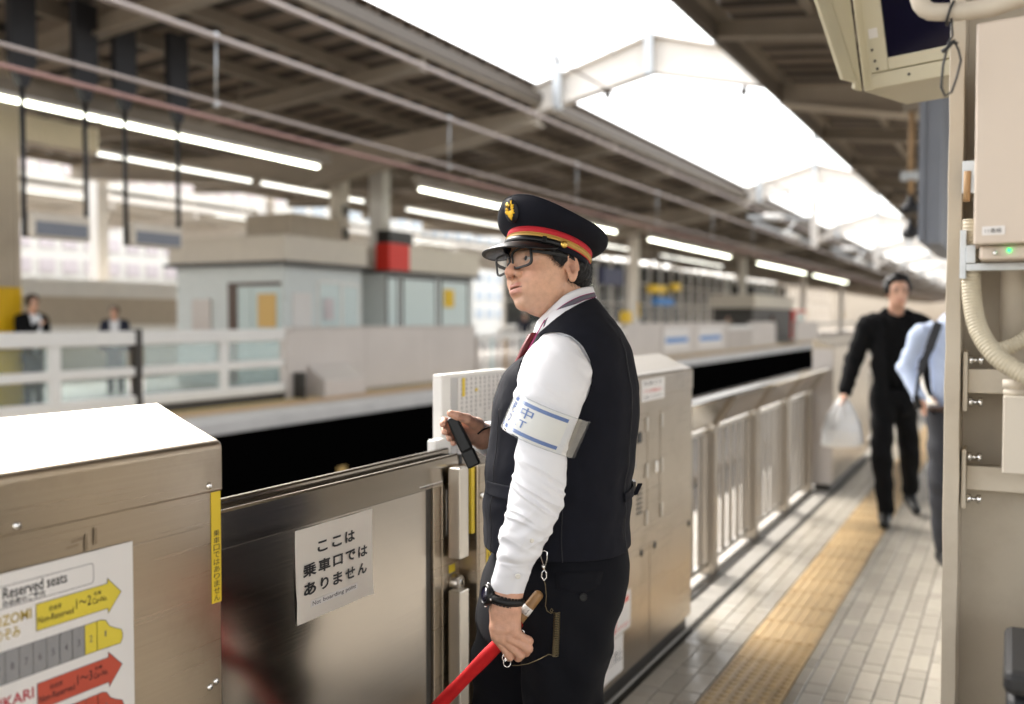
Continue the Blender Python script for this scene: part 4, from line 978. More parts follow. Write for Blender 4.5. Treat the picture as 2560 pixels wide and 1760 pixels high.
# cuff button, placket
bt = Vector(M(1295, 1440, -.285)); MB().lathe(bt + Vector((0, -.004, 0)), (0.1, -1, .05), [(.0055, -.004), (.0055, .0015), (.004, .003), (.0035, .0022)], 14).build('cuff_button', 'button', shirt, world=False)
bt = Vector(M(1330, 1352, -.292)); MB().lathe(bt, (0.3, -1, .05), [(.0045, -.006), (.0045, .001), (.003, .002)], 12).build('cuff_button', 'button', shirt, world=False)
# collar with lanyard under it
ctop = np.array([(1480, 716), (1455, 720), (1432, 728), (1411, 739), (1384, 763), (1358, 788), (1343, 804)]); cbot = np.array([(1492, 748), (1466, 756), (1438, 768), (1405, 787), (1378, 806), (1352, 828), (1330, 846)])
kk = np.linspace(0, 1, 7); fine = np.linspace(0, 1, 50)
def cedge(tab, f, bulge, side):
    x_ = spline(kk, tab[:, 0], f); y_ = spline(kk, tab[:, 1], f); dep = -np.sin(f * math.pi * .97) ** .75 * bulge * side
    return np.array([M(a_, b_, d_) for a_, b_, d_ in zip(x_, y_, dep)])
def collar_strip(fr0, fr1, bul0, bul1, side, off=0.0, n=8, rng=(0, 1)):
    f = np.linspace(*rng, 60); A_ = cedge(ctop, f, .068, side); B_ = cedge(cbot, f, .086, side); out = []
    for r_ in np.linspace(fr0, fr1, n):
        p = A_ * (1 - r_) + B_ * r_; p = p.copy(); p[:, 1] -= side * (off + .004 * math.sin(r_ * math.pi)); out.append(p)
    return np.array(out)
cs = []
for side in (1, -1):
    v, f = gridmesh(collar_strip(0, 1.0, 0, 0, side), False); cs.append((v, f if side == 1 else f[:, ::-1]))
    inn = collar_strip(0, .9, 0, 0, side); inn[1:, :, 1] += side * .012; v, f = gridmesh(inn, False); cs.append((v, f))
v, f = joinm(*cs); colr = npmesh('collar', v, f, 'shirt', shirt); s_ = colr.modifiers.new('thick', 'SOLIDIFY'); s_.thickness = .0022; s_.offset = 0
ly = thing('lanyard', 'grey neck strap with magenta edges over the white collar', 'lanyard', ORI, TH)
for (r0, r1, m_, of, nm) in ((.50, .80, 'lanyard', .0085, 'strap'), (.465, .50, 'lanyard_edge', .0087, 'edge'), (.80, .835, 'lanyard_edge', .0087, 'edge')):
    v, f = gridmesh(collar_strip(r0, r1, 0, 0, 1, of, 4, (0.0, .80)), False); o = npmesh(nm, v, f, m_, ly); s_ = o.modifiers.new('thick', 'SOLIDIFY'); s_.thickness = .0012
st = [M(1362, 800, -.155), M(1345, 830, -.15), M(1322, 872, -.135), M(1313, 905, -.13), M(1312, 960, -.135)]
MB().tube([Vector(p) for p in st], .0012, 6).build('strap', 'lanyard_edge', ly, world=False)
ti = [M(1340, 832, -.03), M(1332, 846, -.04), M(1322, 866, -.045), M(1312, 888, -.04), M(1290, 930, -.02)]
tie_o = MB(); Pt = []
for i, p in enumerate(ti):
    w_ = (.014, .016, .017, .022, .026)[i]; Pt.append([(p[0] - .010, p[1] - w_, p[2]), (p[0] - .018, p[1], p[2] - .004), (p[0] - .010, p[1] + w_, p[2]), (p[0] + .012, p[1], p[2] + .004)])
tie_o.grid(np.array(Pt), close_v=True); tie_o.build('necktie', 'tie_red', man, world=False, fixn=True)
# ---- trousers
TP = np.array([(1330, 1222, 1560, .185), (1366, 1240, 1566, .190), (1406, 1220, 1574, .195), (1436, 1209, 1572, .197), (1487, 1198, 1556, .195), (1530, 1193, 1538, .19), (1574, 1189, 1528, .185)])
NL = [(np.array((M(1420, 1480, -.10))), .118), (np.array(M(1412, 1640, -.105)), .098), (np.array(M(1405, 1860, -.10)), .082), (np.array(M(1425, 2190, -.10)), .068)]
FL = [(np.array((M(1330, 1480, .09))), .125), (np.array(M(1290, 1640, .09)), .105), (np.array(M(1270, 1860, .09)), .085), (np.array(M(1290, 2190, .09)), .068)]
def trousers(P):
    z = P[:, 2]; py = 797 + (EYE - z) / MD * 2450
    xf = spline(TP[:, 0], TP[:, 1], py); xb = spline(TP[:, 0], TP[:, 2], py); ry = spline(TP[:, 0], TP[:, 3], py)
    cx = ((xf + xb) / 2 - 1400) / 2450 * MD; rx = (xb - xf) / 2 / 2450 * MD
    k0 = np.sqrt(((P[:, 0] - cx) / rx) ** 2 + (P[:, 1] / ry) ** 2); hip = (k0 - 1) * np.minimum(rx, ry)
    zt, zb = EYE - (1338 - 797) / 2450 * MD, EYE - (1570 - 797) / 2450 * MD
    hip = np.maximum(np.maximum(hip, z - zt), zb - z - .0)
    legs = smin(chain(P, NL, .03), chain(P, FL, .03), .02)
    # front silhouette runs on down the forward leg
    w = smin(hip, legs, .05)
    fold = np.sin((P[:, 0] * .75 + z * .48) * 95 + 2.2 * vnoise(P, 7, 21)) * .0034 * np.clip((.93 - z) / .12, 0, 1)
    fold += np.sin((P[:, 0] * .9 - z * .25) * 60 + 1.5 * vnoise(P, 6, 22)) * .004
    fold += fbm(P, 11, 23) * .004
    return w + fold
lo = np.min([n_[0] for n_ in NL + FL], 0) - .18; hi = np.max([n_[0] for n_ in NL + FL], 0) + .2
lo[1], hi[1] = -.26, .26; lo[2] = .035; hi[2] = 1.03
tv, tf = nets(trousers, lo, hi, .0055)
trous = npmesh('trousers', tv, tf, 'navy_trouser', man)
# back pocket flap, belt loop
def on_tr(px, py, yguess=-.22):
    """nearest trouser surface seen from the side of the figure sheet"""
    p = M(px, py, -.30)
    for _ in range(60):
        d = trousers(p[None])[0]
        if d < .0005: break
        y = p[1] + max(d, .001); p = M(px, py, y)
    return p
fl_pts = [(1388, 1431), (1510, 1426), (1500, 1462), (1462, 1484), (1392, 1472)]
edge = []
for i in range(5):
    a_, b_ = np.array(fl_pts[i]), np.array(fl_pts[(i + 1) % 5])
    for t_ in np.linspace(0, 1, 10, endpoint=False): edge.append(a_ + (b_ - a_) * t_)
cen = np.mean(edge, 0); vs = [Vector(on_tr(*cen)) + Vector((0, -.004, 0))]; fs = []
rings = []
for r_ in (.33, .66, 1.0): rings.append([Vector(on_tr(*(cen + (e_ - cen) * r_))) + Vector((0, -.0042, 0)) for e_ in edge])
allv = [vs[0]] + sum(rings, []); n_ = len(edge)
fs = [(0, 1 + (i + 1) % n_, 1 + i) for i in range(n_)]
for k in range(2): fs += [(1 + k * n_ + i, 1 + k * n_ + (i + 1) % n_, 1 + (k + 1) * n_ + (i + 1) % n_, 1 + (k + 1) * n_ + i) for i in range(n_)]
pf = MB().add(allv, fs, True).build('pocket_flap', 'navy_trouser', trous, world=False, fixn=True); s_ = pf.modifiers.new('thick', 'SOLIDIFY'); s_.thickness = .0025
pb = Vector(on_tr(1458, 1492)) + Vector((0, -.003, 0)); MB().lathe(pb, (0, -1, 0), [(.0085, 0), (.0085, .003), (.006, .004), (.005, .003)], 16).build('pocket_button', 'matte_black', trous, world=False)
# shoes
sh_ = []
for (c_, f_) in ((NL[-1][0], .0), (FL[-1][0], 0)):
    def shoe(P, c_=c_):
        a_ = np.array((c_[0] + .03, c_[1], .05)); b_ = np.array((c_[0] - .17, c_[1], .035))
        d = smin(cone(P, a_, b_, .047, .036), cone(P, a_, a_ + (0, 0, .07), .045, .042), .03); return np.maximum(d, .004 - P[:, 2])
    sh_.append(nets(shoe, (c_[0] - .24, c_[1] - .09, -.01), (c_[0] + .12, c_[1] + .09, .2), .007))
v, f = joinm(*sh_); npmesh('shoes', v, f, 'patent_black', man)

# ---- head: f forward, l his left, u up, from the point between the ears
def head_frame(yaw, pit, rol):
    F0 = np.array((-math.cos(yaw), -math.sin(yaw), 0)); L0 = np.array((math.sin(yaw), -math.cos(yaw), 0)); U0 = np.array((0, 0, 1.0))
    F1 = F0 * math.cos(pit) + U0 * math.sin(pit); U1 = U0 * math.cos(pit) - F0 * math.sin(pit)
    return F1, L0 * math.cos(rol) + U1 * math.sin(rol), U1 * math.cos(rol) - L0 * math.sin(rol)
HC = np.array((-.0303, .016, 1.633)); HF, HL, HU = head_frame(R(38.4), R(8.6), R(12.2))      # chin up, head tilted a little
def hw(f, l, u): return HC + HF * f + HL * l + HU * u
def hl(P): q_ = P - HC; return np.stack([q_ @ HF, q_ @ HL, q_ @ HU], -1)
nb = hl(M(1424, 806, .0)[None])[0]
def head(Q):
    A_ = np.abs(Q[:, 1]); Q2 = np.stack([Q[:, 0], A_, Q[:, 2]], -1)
    d = ell(Q, (-.010, 0, .040), (.098, .078, .092))
    d = smin(d, ell(Q, (.028, 0, -.018), (.064, .0630, .085)), .03)
    d = smin(d, ell(Q, (.022, 0, -.058), (.060, .0560, .045)), .022)                # jaw
    d = smin(d, ell(Q2, (.052, .031, -.032), (.036, .028, .029)), .02)             # full cheeks
    d = smin(d, ell(Q, (.071, 0, -.090), (.020, .024, .0185)), .020)               # chin
    d = smin(d, cone(Q2, (.085, .012, .024), (.067, .048, .023), .011, .011), .014)  # brow
    d = smax(d, -ell(Q2, (.106, .034, .006), (.021, .023, .013)), .010)            # eye hollow
    d = smin(d, cone(Q, (.089, 0, .012), (.112, 0, -.020), .0070, .0100), .010)     # nose
    d = smin(d, ell(Q, (.1125, 0, -.0250), (.0120, .0120, .0098)), .007)
    d = smin(d, ell(Q2, (.1000, .0145, -.0290), (.0115, .0078, .0084)), .005)
    d = smax(d, -ell(Q2, (.1085, .0082, -.0385), (.0072, .0042, .0062)), .0022)     # nostrils
    # mouth
    d = smin(d, ell(Q, (.080, 0, -.060), (.021, .033, .023)), .014)
    d = smin(d, chain(Q2, [((.1005, 0, -.0545), .0062), ((.0975, .0095, -.0535), .0058), ((.0880, .0235, -.0595), .0030)], .004), .004)
    d = smin(d, chain(Q2, [((.0985, 0, -.0680), .0076), ((.0955, .0100, -.0672), .0068), ((.0875, .0225, -.0610), .0030)], .004), .004)
    d = smax(d, -ell(Q, (.1050, 0, -.0605), (.0140, .0225, .0016)), .0016)
    d = smax(d, -cone(Q, (.1060, 0, -.040), (.1060, 0, -.050), .0028, .0034), .006)  # groove under the nose
    d = smax(d, -ell(Q, (.0985, 0, -.0815), (.010, .022, .0050)), .008)              # hollow under the lip
    # eyelids
    li = ell(Q2, (.0750, .0315, .0055), (.0165, .0185, .0150)); d = smin(d, li, .005)
    d = smax(d, -ell(Q2, (.0925, .0315, .0036), (.012, .0138, .0029)), .0010)
    # ears
    ca, sa = math.cos(R(14)), math.sin(R(14)); ex = (Q2[:, 0] + .009) / .92; ez = (Q2[:, 2] + .0085) / .92; ey = (Q2[:, 1] - .0755 - (-ex) * .10) / .92
    er = np.stack([ex * ca + ez * sa * -1, ey, ez * ca + ex * sa], -1)
    out = ell(er, (0, 0, .002), (.0190, .0070, .0335)); out = smin(out, ell(er, (.005, -.001, -.026), (.0100, .0062, .0130)), .006)
    rr = np.sqrt((er[:, 0] / .0160) ** 2 + ((er[:, 2] - .004) / .0285) ** 2)
    rim = np.sqrt(((rr - 1) * .0175) ** 2 + (er[:, 1] - .0058) ** 2) - .0034; rim = np.maximum(rim, -(er[:, 2] + .012)); rim = np.maximum(rim, er[:, 0] - .012); rim = np.maximum(rim, er[:, 2] - .0335); out = smin(out, rim, .002)
    out = smax(out, -ell(er, (.0035, .0090, -.004), (.0090, .0095, .0130)), .0025)
    out = smax(out, -ell(er, (-.0020, .0085, .017), (.0100, .0055, .0085)), .0025)
    out = smax(out, -ell(er, (-.0100, .0085, .003), (.0022, .0050, .0180)), .002)
    out = smin(out, ell(er, (.0140, .002, -.006), (.0050, .0055, .0075)), .004)
    d = smin(d, out, .004)
    # neck
    d = smin(d, cone(Q, (-.036, .004, -.045), (nb[0], nb[1], nb[2]), .052, .059), .011)
    d = smin(d, ell(Q, (.006, 0, -.088), (.044, .038, .024)), .014)                  # under the chin
    return d
hv, hf = nets(head, (-.14, -.125, -.19), (.14, .15, .14), .0021)
base = np.array((.64, .375, .25))
cols = np.tile(base, (len(hv), 1)); A_ = np.abs(hv[:, 1])
def blob(c_, r_, two=True):
    q_ = np.stack([hv[:, 0], A_ if two else hv[:, 1], hv[:, 2]], -1); return np.exp(-(((q_ - np.array(c_)) / np.array(r_)) ** 2).sum(1))
def tint(w, c_):
    global cols
    w = np.clip(w, 0, 1)[:, None]; cols = cols * (1 - w) + np.array(c_) * w
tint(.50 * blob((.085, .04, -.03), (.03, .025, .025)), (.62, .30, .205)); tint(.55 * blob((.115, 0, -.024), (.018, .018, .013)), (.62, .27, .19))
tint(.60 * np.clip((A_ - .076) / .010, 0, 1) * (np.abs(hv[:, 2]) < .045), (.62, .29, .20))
tint(.95 * blob((-.006, .0800, -.012), (.0085, .009, .0125)), (.25, .10, .07)); tint(.6 * blob((-.010, .081, .007), (.008, .008, .006)), (.33, .14, .10))  # shade in the ear hollows put into the skin colour
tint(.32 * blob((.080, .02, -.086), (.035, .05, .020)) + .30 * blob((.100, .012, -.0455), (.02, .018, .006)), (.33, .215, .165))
tint(.8 * blob((.107, .0082, -.0360), (.007, .0045, .005)), (.07, .03, .025))  # darkness inside the nostrils painted into the skin colour
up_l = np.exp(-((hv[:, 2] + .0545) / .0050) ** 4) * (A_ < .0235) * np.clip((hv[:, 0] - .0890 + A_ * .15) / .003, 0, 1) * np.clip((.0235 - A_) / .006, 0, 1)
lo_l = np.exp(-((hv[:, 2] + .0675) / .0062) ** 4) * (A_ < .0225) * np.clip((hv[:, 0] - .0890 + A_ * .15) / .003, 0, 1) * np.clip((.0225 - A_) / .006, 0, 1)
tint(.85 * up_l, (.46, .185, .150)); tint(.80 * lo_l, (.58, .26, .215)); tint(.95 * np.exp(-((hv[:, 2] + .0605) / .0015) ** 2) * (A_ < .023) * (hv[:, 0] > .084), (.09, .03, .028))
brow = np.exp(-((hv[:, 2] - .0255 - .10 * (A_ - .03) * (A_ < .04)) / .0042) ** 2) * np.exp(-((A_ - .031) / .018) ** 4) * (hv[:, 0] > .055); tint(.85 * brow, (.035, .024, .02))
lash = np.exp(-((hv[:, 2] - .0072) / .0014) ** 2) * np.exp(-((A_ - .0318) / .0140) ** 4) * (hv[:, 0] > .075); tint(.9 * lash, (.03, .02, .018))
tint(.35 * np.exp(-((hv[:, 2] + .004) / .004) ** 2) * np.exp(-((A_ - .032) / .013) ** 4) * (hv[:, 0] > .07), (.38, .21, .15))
cols *= (1 + .05 * fbm(hv, 45, 31))[:, None]
hvw = HC + hv[:, :1] * HF + hv[:, 1:2] * HL + hv[:, 2:] * HU
# ---- hands (skin), joined with the head into one body surface through the trunk under the clothes
def finger(P, pts, r): return chain(P, [(np.array(p), r_) for p, r_ in zip(pts, r)], .004)
LW = M(1266, 1500, -.245)                                        # his left wrist
def handL(P):
    d = chain(P, [(M(1283, 1440, -.245), .031), (M(1267, 1492, -.245), .0285), (M(1264, 1524, -.247), .0290)], .02)
    d = smin(d, chain(P, [(M(1248, 1532, -.250), .019), (M(1247, 1572, -.256), .0185), (M(1243, 1592, -.258), .0125)], .01), .016)
    d = smin(d, chain(P, [(M(1278, 1532, -.250), .019), (M(1280, 1568, -.256), .0175), (M(1284, 1582, -.255), .0125)], .01), .016)
    d = smin(d, cone(P, M(1264, 1536, -.236), M(1264, 1578, -.240), .020, .018), .016)
    for k_, (p, q_) in enumerate((((1240, 1590), (1244, 1596)), ((1256, 1594), (1258, 1598)), ((1272, 1592), (1275, 1594)), ((1287, 1582), (1289, 1584)))):
        d = smin(d, cone(P, M(*p, -.264), M(*q_, -.262), .0092, .0085), .006)          # knuckles
    fs_ = [(((1288, 1584, -.262), (1322, 1603, -.252), (1318, 1612, -.224), (1296, 1606, -.210)), (.0098, .0092, .0084, .0072)),
           (((1273, 1594, -.262), (1321, 1622, -.255), (1315, 1632, -.226), (1290, 1622, -.208)), (.0100, .0094, .0086, .0074)),
           (((1257, 1598, -.260), (1302, 1638, -.252), (1296, 1644, -.224), (1276, 1630, -.207)), (.0098, .0090, .0084, .0072)),
           (((1242, 1597, -.256), (1276, 1642, -.246), (1272, 1644, -.222), (1262, 1630, -.208)), (.0090, .0082, .0076, .0066))]
    fing = None
    for p, r_ in fs_:
        c_ = finger(P, [M(*a_) for a_ in p], r_); fing = c_ if fing is None else smin(fing, c_, .0018)
    d = smin(d, fing, .006)
    th_ = finger(P, [M(1244, 1540, -.230), M(1250, 1580, -.205), M(1282, 1600, -.200), M(1300, 1604, -.206)], (.0135, .0115, .0100, .0085)); d = smin(d, th_, .008)
    return d + .0006 * fbm(P, 90, 41)
def handR(P):
    d = chain(P, [(M(1240, 1100, .14), .030), (M(1216, 1092, .12), .029)], .02)
    d = smin(d, cone(P, M(1204, 1078, .105), M(1188, 1062, .085), .022, .019), .015)
    d = smin(d, cone(P, M(1204, 1100, .108), M(1178, 1090, .095), .023, .018), .015)
    d = smin(d, finger(P, [M(1196, 1062, .075), M(1168, 1048, .040), M(1143, 1040, .026), M(1126, 1034, .022)], (.0150, .0122, .0105, .0088)), .010)   # thumb
    for p, r_ in ((((1176, 1072, .085), (1140, 1058, .075), (1110, 1052, .058), (1107, 1060, .032)), (.0105, .0098, .0090, .0080)),
                  (((1176, 1082, .090), (1142, 1076, .078), (1113, 1072, .058), (1112, 1080, .030)), (.0105, .0098, .0090, .0080)),
                  (((1178, 1092, .090), (1150, 1092, .078), (1124, 1089, .058), (1124, 1096, .030)), (.0100, .0094, .0086, .0076)),
                  (((1182, 1102, .090), (1158, 1106, .076), (1134, 1102, .058), (1134, 1108, .034)), (.0092, .0086, .0080, .0070))):
        d = smin(d, finger(P, [M(*a_) for a_ in p], r_), .0035)
    return d + .0005 * fbm(P, 90, 43)
pts = np.array([M(1215, 1430, -.30), M(1345, 1660, -.17)]); vL = nets(handL, pts.min(0) - .03, pts.max(0) + .03, .0019)
pts = np.array([M(1095, 1020, -.0), M(1255, 1125, .16)]); vR = nets(handR, pts.min(0) - .03, pts.max(0) + .04, .0019)
def trunk(P):   # under the clothes: trunk, arms and legs that link head and hands
    d = ell(P, (.0, 0, 1.18), (.12, .15, .33))
    d = smin(d, cone(P, M(1428, 790, 0), M(1420, 860, 0), .055, .07), .04)
    for pts_ in ([M(1400, 880, -.14), M(1348, 1190, -.235), M(1282, 1440, -.245)], [fa[0], fa[2], fa[5]]):
        d = smin(d, chain(P, [(pts_[0] * .8 + np.array((.02, 0, 1.32)) * .2, .036), (pts_[1], .034), (pts_[2], .024)], .02), .02)
    for L_ in (NL, FL): d = smin(d, chain(P, [(L_[0][0], .07), (L_[2][0], .05), (L_[3][0], .04)], .03), .04)
    return d
vT = nets(trunk, (-.30, -.30, .09), (.22, .32, 1.55), .014)
def skincol(v, b_=(.60, .335, .23)):
    c_ = np.tile(np.array(b_), (len(v), 1)); return c_ * (1 + .10 * fbm(v, 55, 51))[:, None]
bv_, bf_ = joinm((hvw, hf), vL, vR, vT)
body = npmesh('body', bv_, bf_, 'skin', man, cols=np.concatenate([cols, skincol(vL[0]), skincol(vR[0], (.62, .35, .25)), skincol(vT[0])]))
# eyes
for s_ in (1, -1):
    c_ = Vector(hw(.0790, .0315 * s_, .0048)); gz = Vector(HF * .95 + HL * (-.10) + HU * .08).normalized()
    eo = MB().ball(c_, .0122, 20).build('eye', 'eye_white', body, world=False)
    MB().lathe(c_ + gz * .0106, gz, [(.0056, 0), (.0055, .0012), (.0035, .0022), (.0005, .0025)], 18).build('iris', 'iris', eo, world=False)
# hair: a shell on the skull plus locks at the edges
def hairf(Q):
    A2 = np.abs(Q[:, 1]); Q2 = np.stack([Q[:, 0], A2, Q[:, 2]], -1)
    d = ell(Q, (-.012, 0, .038), (.1035, .0845, .098)); d = smin(d, ell(Q, (-.055, 0, -.012), (.052, .066, .048)), .03)
    d = smin(d, ell(Q2, (.018, .066, .026), (.046, .0125, .034)), .008); d = smin(d, ell(Q2, (.050, .052, .036), (.026, .014, .018)), .010)
    d = d + .0012 * np.sin(Q[:, 2] * 300 + Q[:, 0] * 420 + 3 * vnoise(Q, 60, 61)) + .0014 * vnoise(Q, 120, 62)
    fr = .066 - np.clip(.030 - Q[:, 2], 0, 1) * 1.15 + .0035 * vnoise(Q, 160, 63)     # front hairline with a sideburn
    d = np.maximum(d, (Q[:, 0] - fr) * .8); d = np.maximum(d, -(Q[:, 2] + .047 - .35 * np.clip(Q[:, 0] + .05, 0, .2) + .004 * vnoise(Q, 150, 64)))
    d = np.maximum(d, Q[:, 2] - .085)
    earc = np.sqrt(((Q[:, 0] + .011) / .0180) ** 2 + ((Q[:, 2] + .006) / .0305) ** 2) - 1; d = np.where(A2 > .06, np.maximum(d, -earc * .02), d)
    low = (Q[:, 0] > -.012) & (Q[:, 2] < -.008); d = np.where(low, np.maximum(d, .004), d)
    return d
gv, gf = nets(hairf, (-.14, -.105, -.075), (.10, .105, .095), .0024)
gvw = HC + gv[:, :1] * HF + gv[:, 1:2] * HL + gv[:, 2:] * HU
rng = np.random.RandomState(4); sv_ = []; sf_ = []
edge_d = np.abs(gv[:, 0] - (.066 - np.clip(.030 - gv[:, 2], 0, 1) * 1.15))
wgt = ((gv[:, 1] > .02) & (gv[:, 2] < .06)) * (np.where((edge_d < .012) & (gv[:, 0] > 0), 4.0, 1.0))
sel = rng.choice(len(gv), 4200, replace=True, p=wgt / wgt.sum())
for n_, i_ in enumerate(sel):
    p = gv[i_].copy()
    if p[0] > 0: dr_ = np.array((.42 + .5 * rng.rand(), .05, -.75 + .3 * rng.rand()))
    else: dr_ = np.array((-.20 + .25 * rng.rand(), .06, -.9))
    dr_ /= np.linalg.norm(dr_); L_ = .006 + .009 * rng.rand()
    sd = np.cross(dr_, (0, 1, 0)); sd /= np.linalg.norm(sd); w_ = .00022
    p[1] += .0004
    k_ = len(sv_); sv_ += [p - sd * w_, p + sd * w_, p + dr_ * L_ + (0, .0004, 0) + sd * w_ * .4, p + dr_ * L_ + (0, .0004, 0) - sd * w_ * .4]; sf_.append((k_, k_ + 1, k_ + 2, k_ + 3))
sv_ = np.array(sv_); svw = HC + sv_[:, :1] * HF + sv_[:, 1:2] * HL + sv_[:, 2:] * HU
v, f = joinm((gvw, gf), (svw, np.array(sf_))); npmesh('hair', v, f, 'hair', man)
# ---- cap
cp = thing('peaked_cap', 'dark navy peaked cap with red and gold band and gold badge', 'cap', ORI, TH)
na = 160; an = np.linspace(0, 2 * math.pi, na, endpoint=False)     # 0 = front
CC = np.array((-.0217, .0400, 1.6963)); CF, CL, CU = head_frame(R(38.42), R(19.2), R(5.9))   # centre of the upper edge of the band
def cw(f, l, u): return CC + CF * f + CL * l + CU * u
def ring_at(h, extra=0.0): return np.stack([cw((.109 + extra) * math.cos(a_), (.092 + extra) * math.sin(a_), h - .0385) for a_ in an])
def edge_u(a_): return .0365 - .0095 * .1385 * math.cos(a_) - .0162 * .1267 * math.sin(a_) + .0325 * max(0, math.cos(a_)) ** 2
def crown_pt(a_, w_):
    """w_ 0 at the band, 1 at the crown edge; swells outwards like stiffened cloth"""
    g_ = math.sin(w_ * math.pi / 2) ** .80; sw = .0045 * math.sin(w_ * math.pi) * (1 + .6 * math.cos(a_))
    rf = .111 + (.1385 - .111) * g_ + sw; rl = .094 + (.1267 - .094) * g_ + sw
    rip = .0010 * math.sin(a_ * 7 + w_ * 4) * math.sin(w_ * math.pi)
    return cw(-.0007 * w_ + (rf + rip) * math.cos(a_), (rl + rip) * math.sin(a_), .0015 + (edge_u(a_) - .0015) * w_)
crown = [ring_at(.0375), ring_at(.0385, .0012)] + [np.array([crown_pt(a_, w_) for a_ in an]) for w_ in np.linspace(.02, 1, 18)]
cr_e = crown[-1]; ctr = cr_e.mean(0)
for w_, dz in ((.988, .0030), (.96, .0045), (.8, .004), (.5, -.003), (.2, -.006), (.02, -.007)): crown.append(ctr + (cr_e - ctr) * w_ + CU * dz)
v, f = gridmesh(np.array(crown)); npmesh('crown', v, f[:, ::-1], 'navy_wool', cp)
def bandpart(name, m_, h0, h1, ex, sel=None):
    R_ = [ring_at(h0, ex - .0015), ring_at(h0, ex), ring_at((h0 + h1) / 2, ex + .0006), ring_at(h1, ex), ring_at(h1, ex - .0015)]; A2 = np.array(R_)
    if sel is not None: A2 = A2[:, sel]; v_, f_ = gridmesh(A2, False)
    else: v_, f_ = gridmesh(A2)
    return npmesh(name, v_, f_[:, ::-1], m_, cp)
bandpart('sweatband', 'navy_wool', -.006, .010, .0005); bandpart('gold_band', 'cap_gold', .0100, .0235, .0016); bandpart('red_band', 'cap_red', .0225, .0385, .0010); bandpart('red_piping', 'cap_red', .0080, .0104, .0018)
bandpart('gold_cord', 'cap_gold', .0222, .0240, .0026); bandpart('gold_cord', 'cap_gold', .0102, .0120, .0026)
MB().tube([Vector(p) for p in cr_e] + [Vector(cr_e[0])], .0013, 6, cap=False).build('crown_piping', 'navy_wool', cp, world=False)
MB().tube([Vector(crown_pt(0.02, w_)) for w_ in np.linspace(.05, 1, 12)], .0007, 5).build('crown_seam', 'navy_lining', cp, world=False)
selr = np.r_[np.where(an > 2 * math.pi - 1.30)[0], np.where(an < 1.30)[0]]
bandpart('chin_strap', 'patent_black', .0015, .0140, .0046, selr)
for s_ in (1, -1):
    k_ = int(round(1.25 * s_ / (2 * math.pi) * na)) % na; p = Vector(ring_at(.0092, .0062)[k_]); nrm_ = Vector(CL * s_ * .95 + CF * .3)
    MB().lathe(p - nrm_.normalized() * .002, nrm_, [(.0086, 0), (.0086, .002), (.0066, .0046), (.003, .0058)], 18).build('strap_button', 'gold', cp, world=False)
k_ = int(round(.83 / (2 * math.pi) * na)); p = Vector(ring_at(.0080, .0054)[k_]); tn = Vector(ring_at(.0080, .0054)[k_ + 1] - ring_at(.0080, .0054)[k_]).normalized(); nn = tn.cross(Vector(CU)).normalized()
MB().add([p + tn * a_ * .0050 + Vector(CU) * b_ * .0080 + nn * c_ for c_ in (-.0015, .0022) for (a_, b_) in ((-1, -1), (1, -1), (1, 1), (-1, 1))], [(0, 1, 2, 3), (7, 6, 5, 4), (0, 4, 5, 1), (1, 5, 6, 2), (2, 6, 7, 3), (3, 7, 4, 0)]).build('strap_loop', 'patent_black', cp, .0008, world=False, fixn=True)
# peak
va = np.linspace(-1.16, 1.16, 64); Pk = []
for w_ in np.linspace(0, 1, 14):
    row = []
    for a_ in va:
        k1 = math.cos(a_ * (math.pi / 2) / 1.16) ** .55; pr = .058 * k1 * w_; f0 = .109 * math.cos(a_); l0 = .092 * math.sin(a_)
        row.append(cw(f0 + pr * (math.cos(a_) * .8 + .2), l0 + pr * math.sin(a_) * .75, -.0385 + .001 - pr * (.50 + .26 * w_) + .004 * w_ * k1 * math.cos(a_ * 1.3)))
    Pk.append(row)
v, f = gridmesh(np.array(Pk), False); pk = npmesh('peak', v, f, 'patent_black', cp); s_ = pk.modifiers.new('thick', 'SOLIDIFY'); s_.thickness = .0024; s_.offset = 0
MB().tube([Vector(p) for p in Pk[-1]], .0019, 8).build('peak_rim', 'patent_black', cp, world=False)
# badge: oval patch, round wheel, leaves
def crown_front(l_, h_):
    """point on the front of the crown, l_ sideways, h_ 0..1 from band to edge"""
    return Vector(crown_pt(math.asin(max(-1, min(1, l_ / .125))), h_) + CF * .0022)
bl, bh = .006, .40
o0 = crown_front(bl, bh); ex_ = (crown_front(bl + .01, bh) - crown_front(bl - .01, bh)).normalized(); ez_ = (crown_front(bl, bh + .1) - crown_front(bl, bh - .1)).normalized(); en_ = ex_.cross(ez_).normalized()
if en_.dot(Vector(HF)) < 0: en_ = -en_
def bp_(x_, z_, d_=0.0): return o0 + ex_ * x_ + ez_ * z_ + en_ * (d_ - (x_ * x_) * 4.5)
rim_ = [bp_(.0200 * math.cos(a_), .0275 * math.sin(a_), .0030) for a_ in np.linspace(0, 2 * math.pi, 28, endpoint=False)]; rim2 = [bp_(.0205 * math.cos(a_), .028 * math.sin(a_), -.002) for a_ in np.linspace(0, 2 * math.pi, 28, endpoint=False)]
mb = MB(); mb.add([bp_(0, 0, .0036)] + rim_ + rim2, [(0, 1 + i, 1 + (i + 1) % 28) for i in range(28)] + [(1 + i, 29 + i, 29 + (i + 1) % 28, 1 + (i + 1) % 28) for i in range(28)], True); mb.build('badge_patch', 'navy_lining', cp, world=False, fixn=True)
mb = MB()
mb.lathe(bp_(-.0035, .0130, .003), en_, [(.0068, 0), (.0068, .002), (.0055, .0035), (.0030, .0028), (.0030, .0040), (.0005, .0045)], 16); mb.build('badge_wheel', 'gold', cp, world=False)
mb = MB()
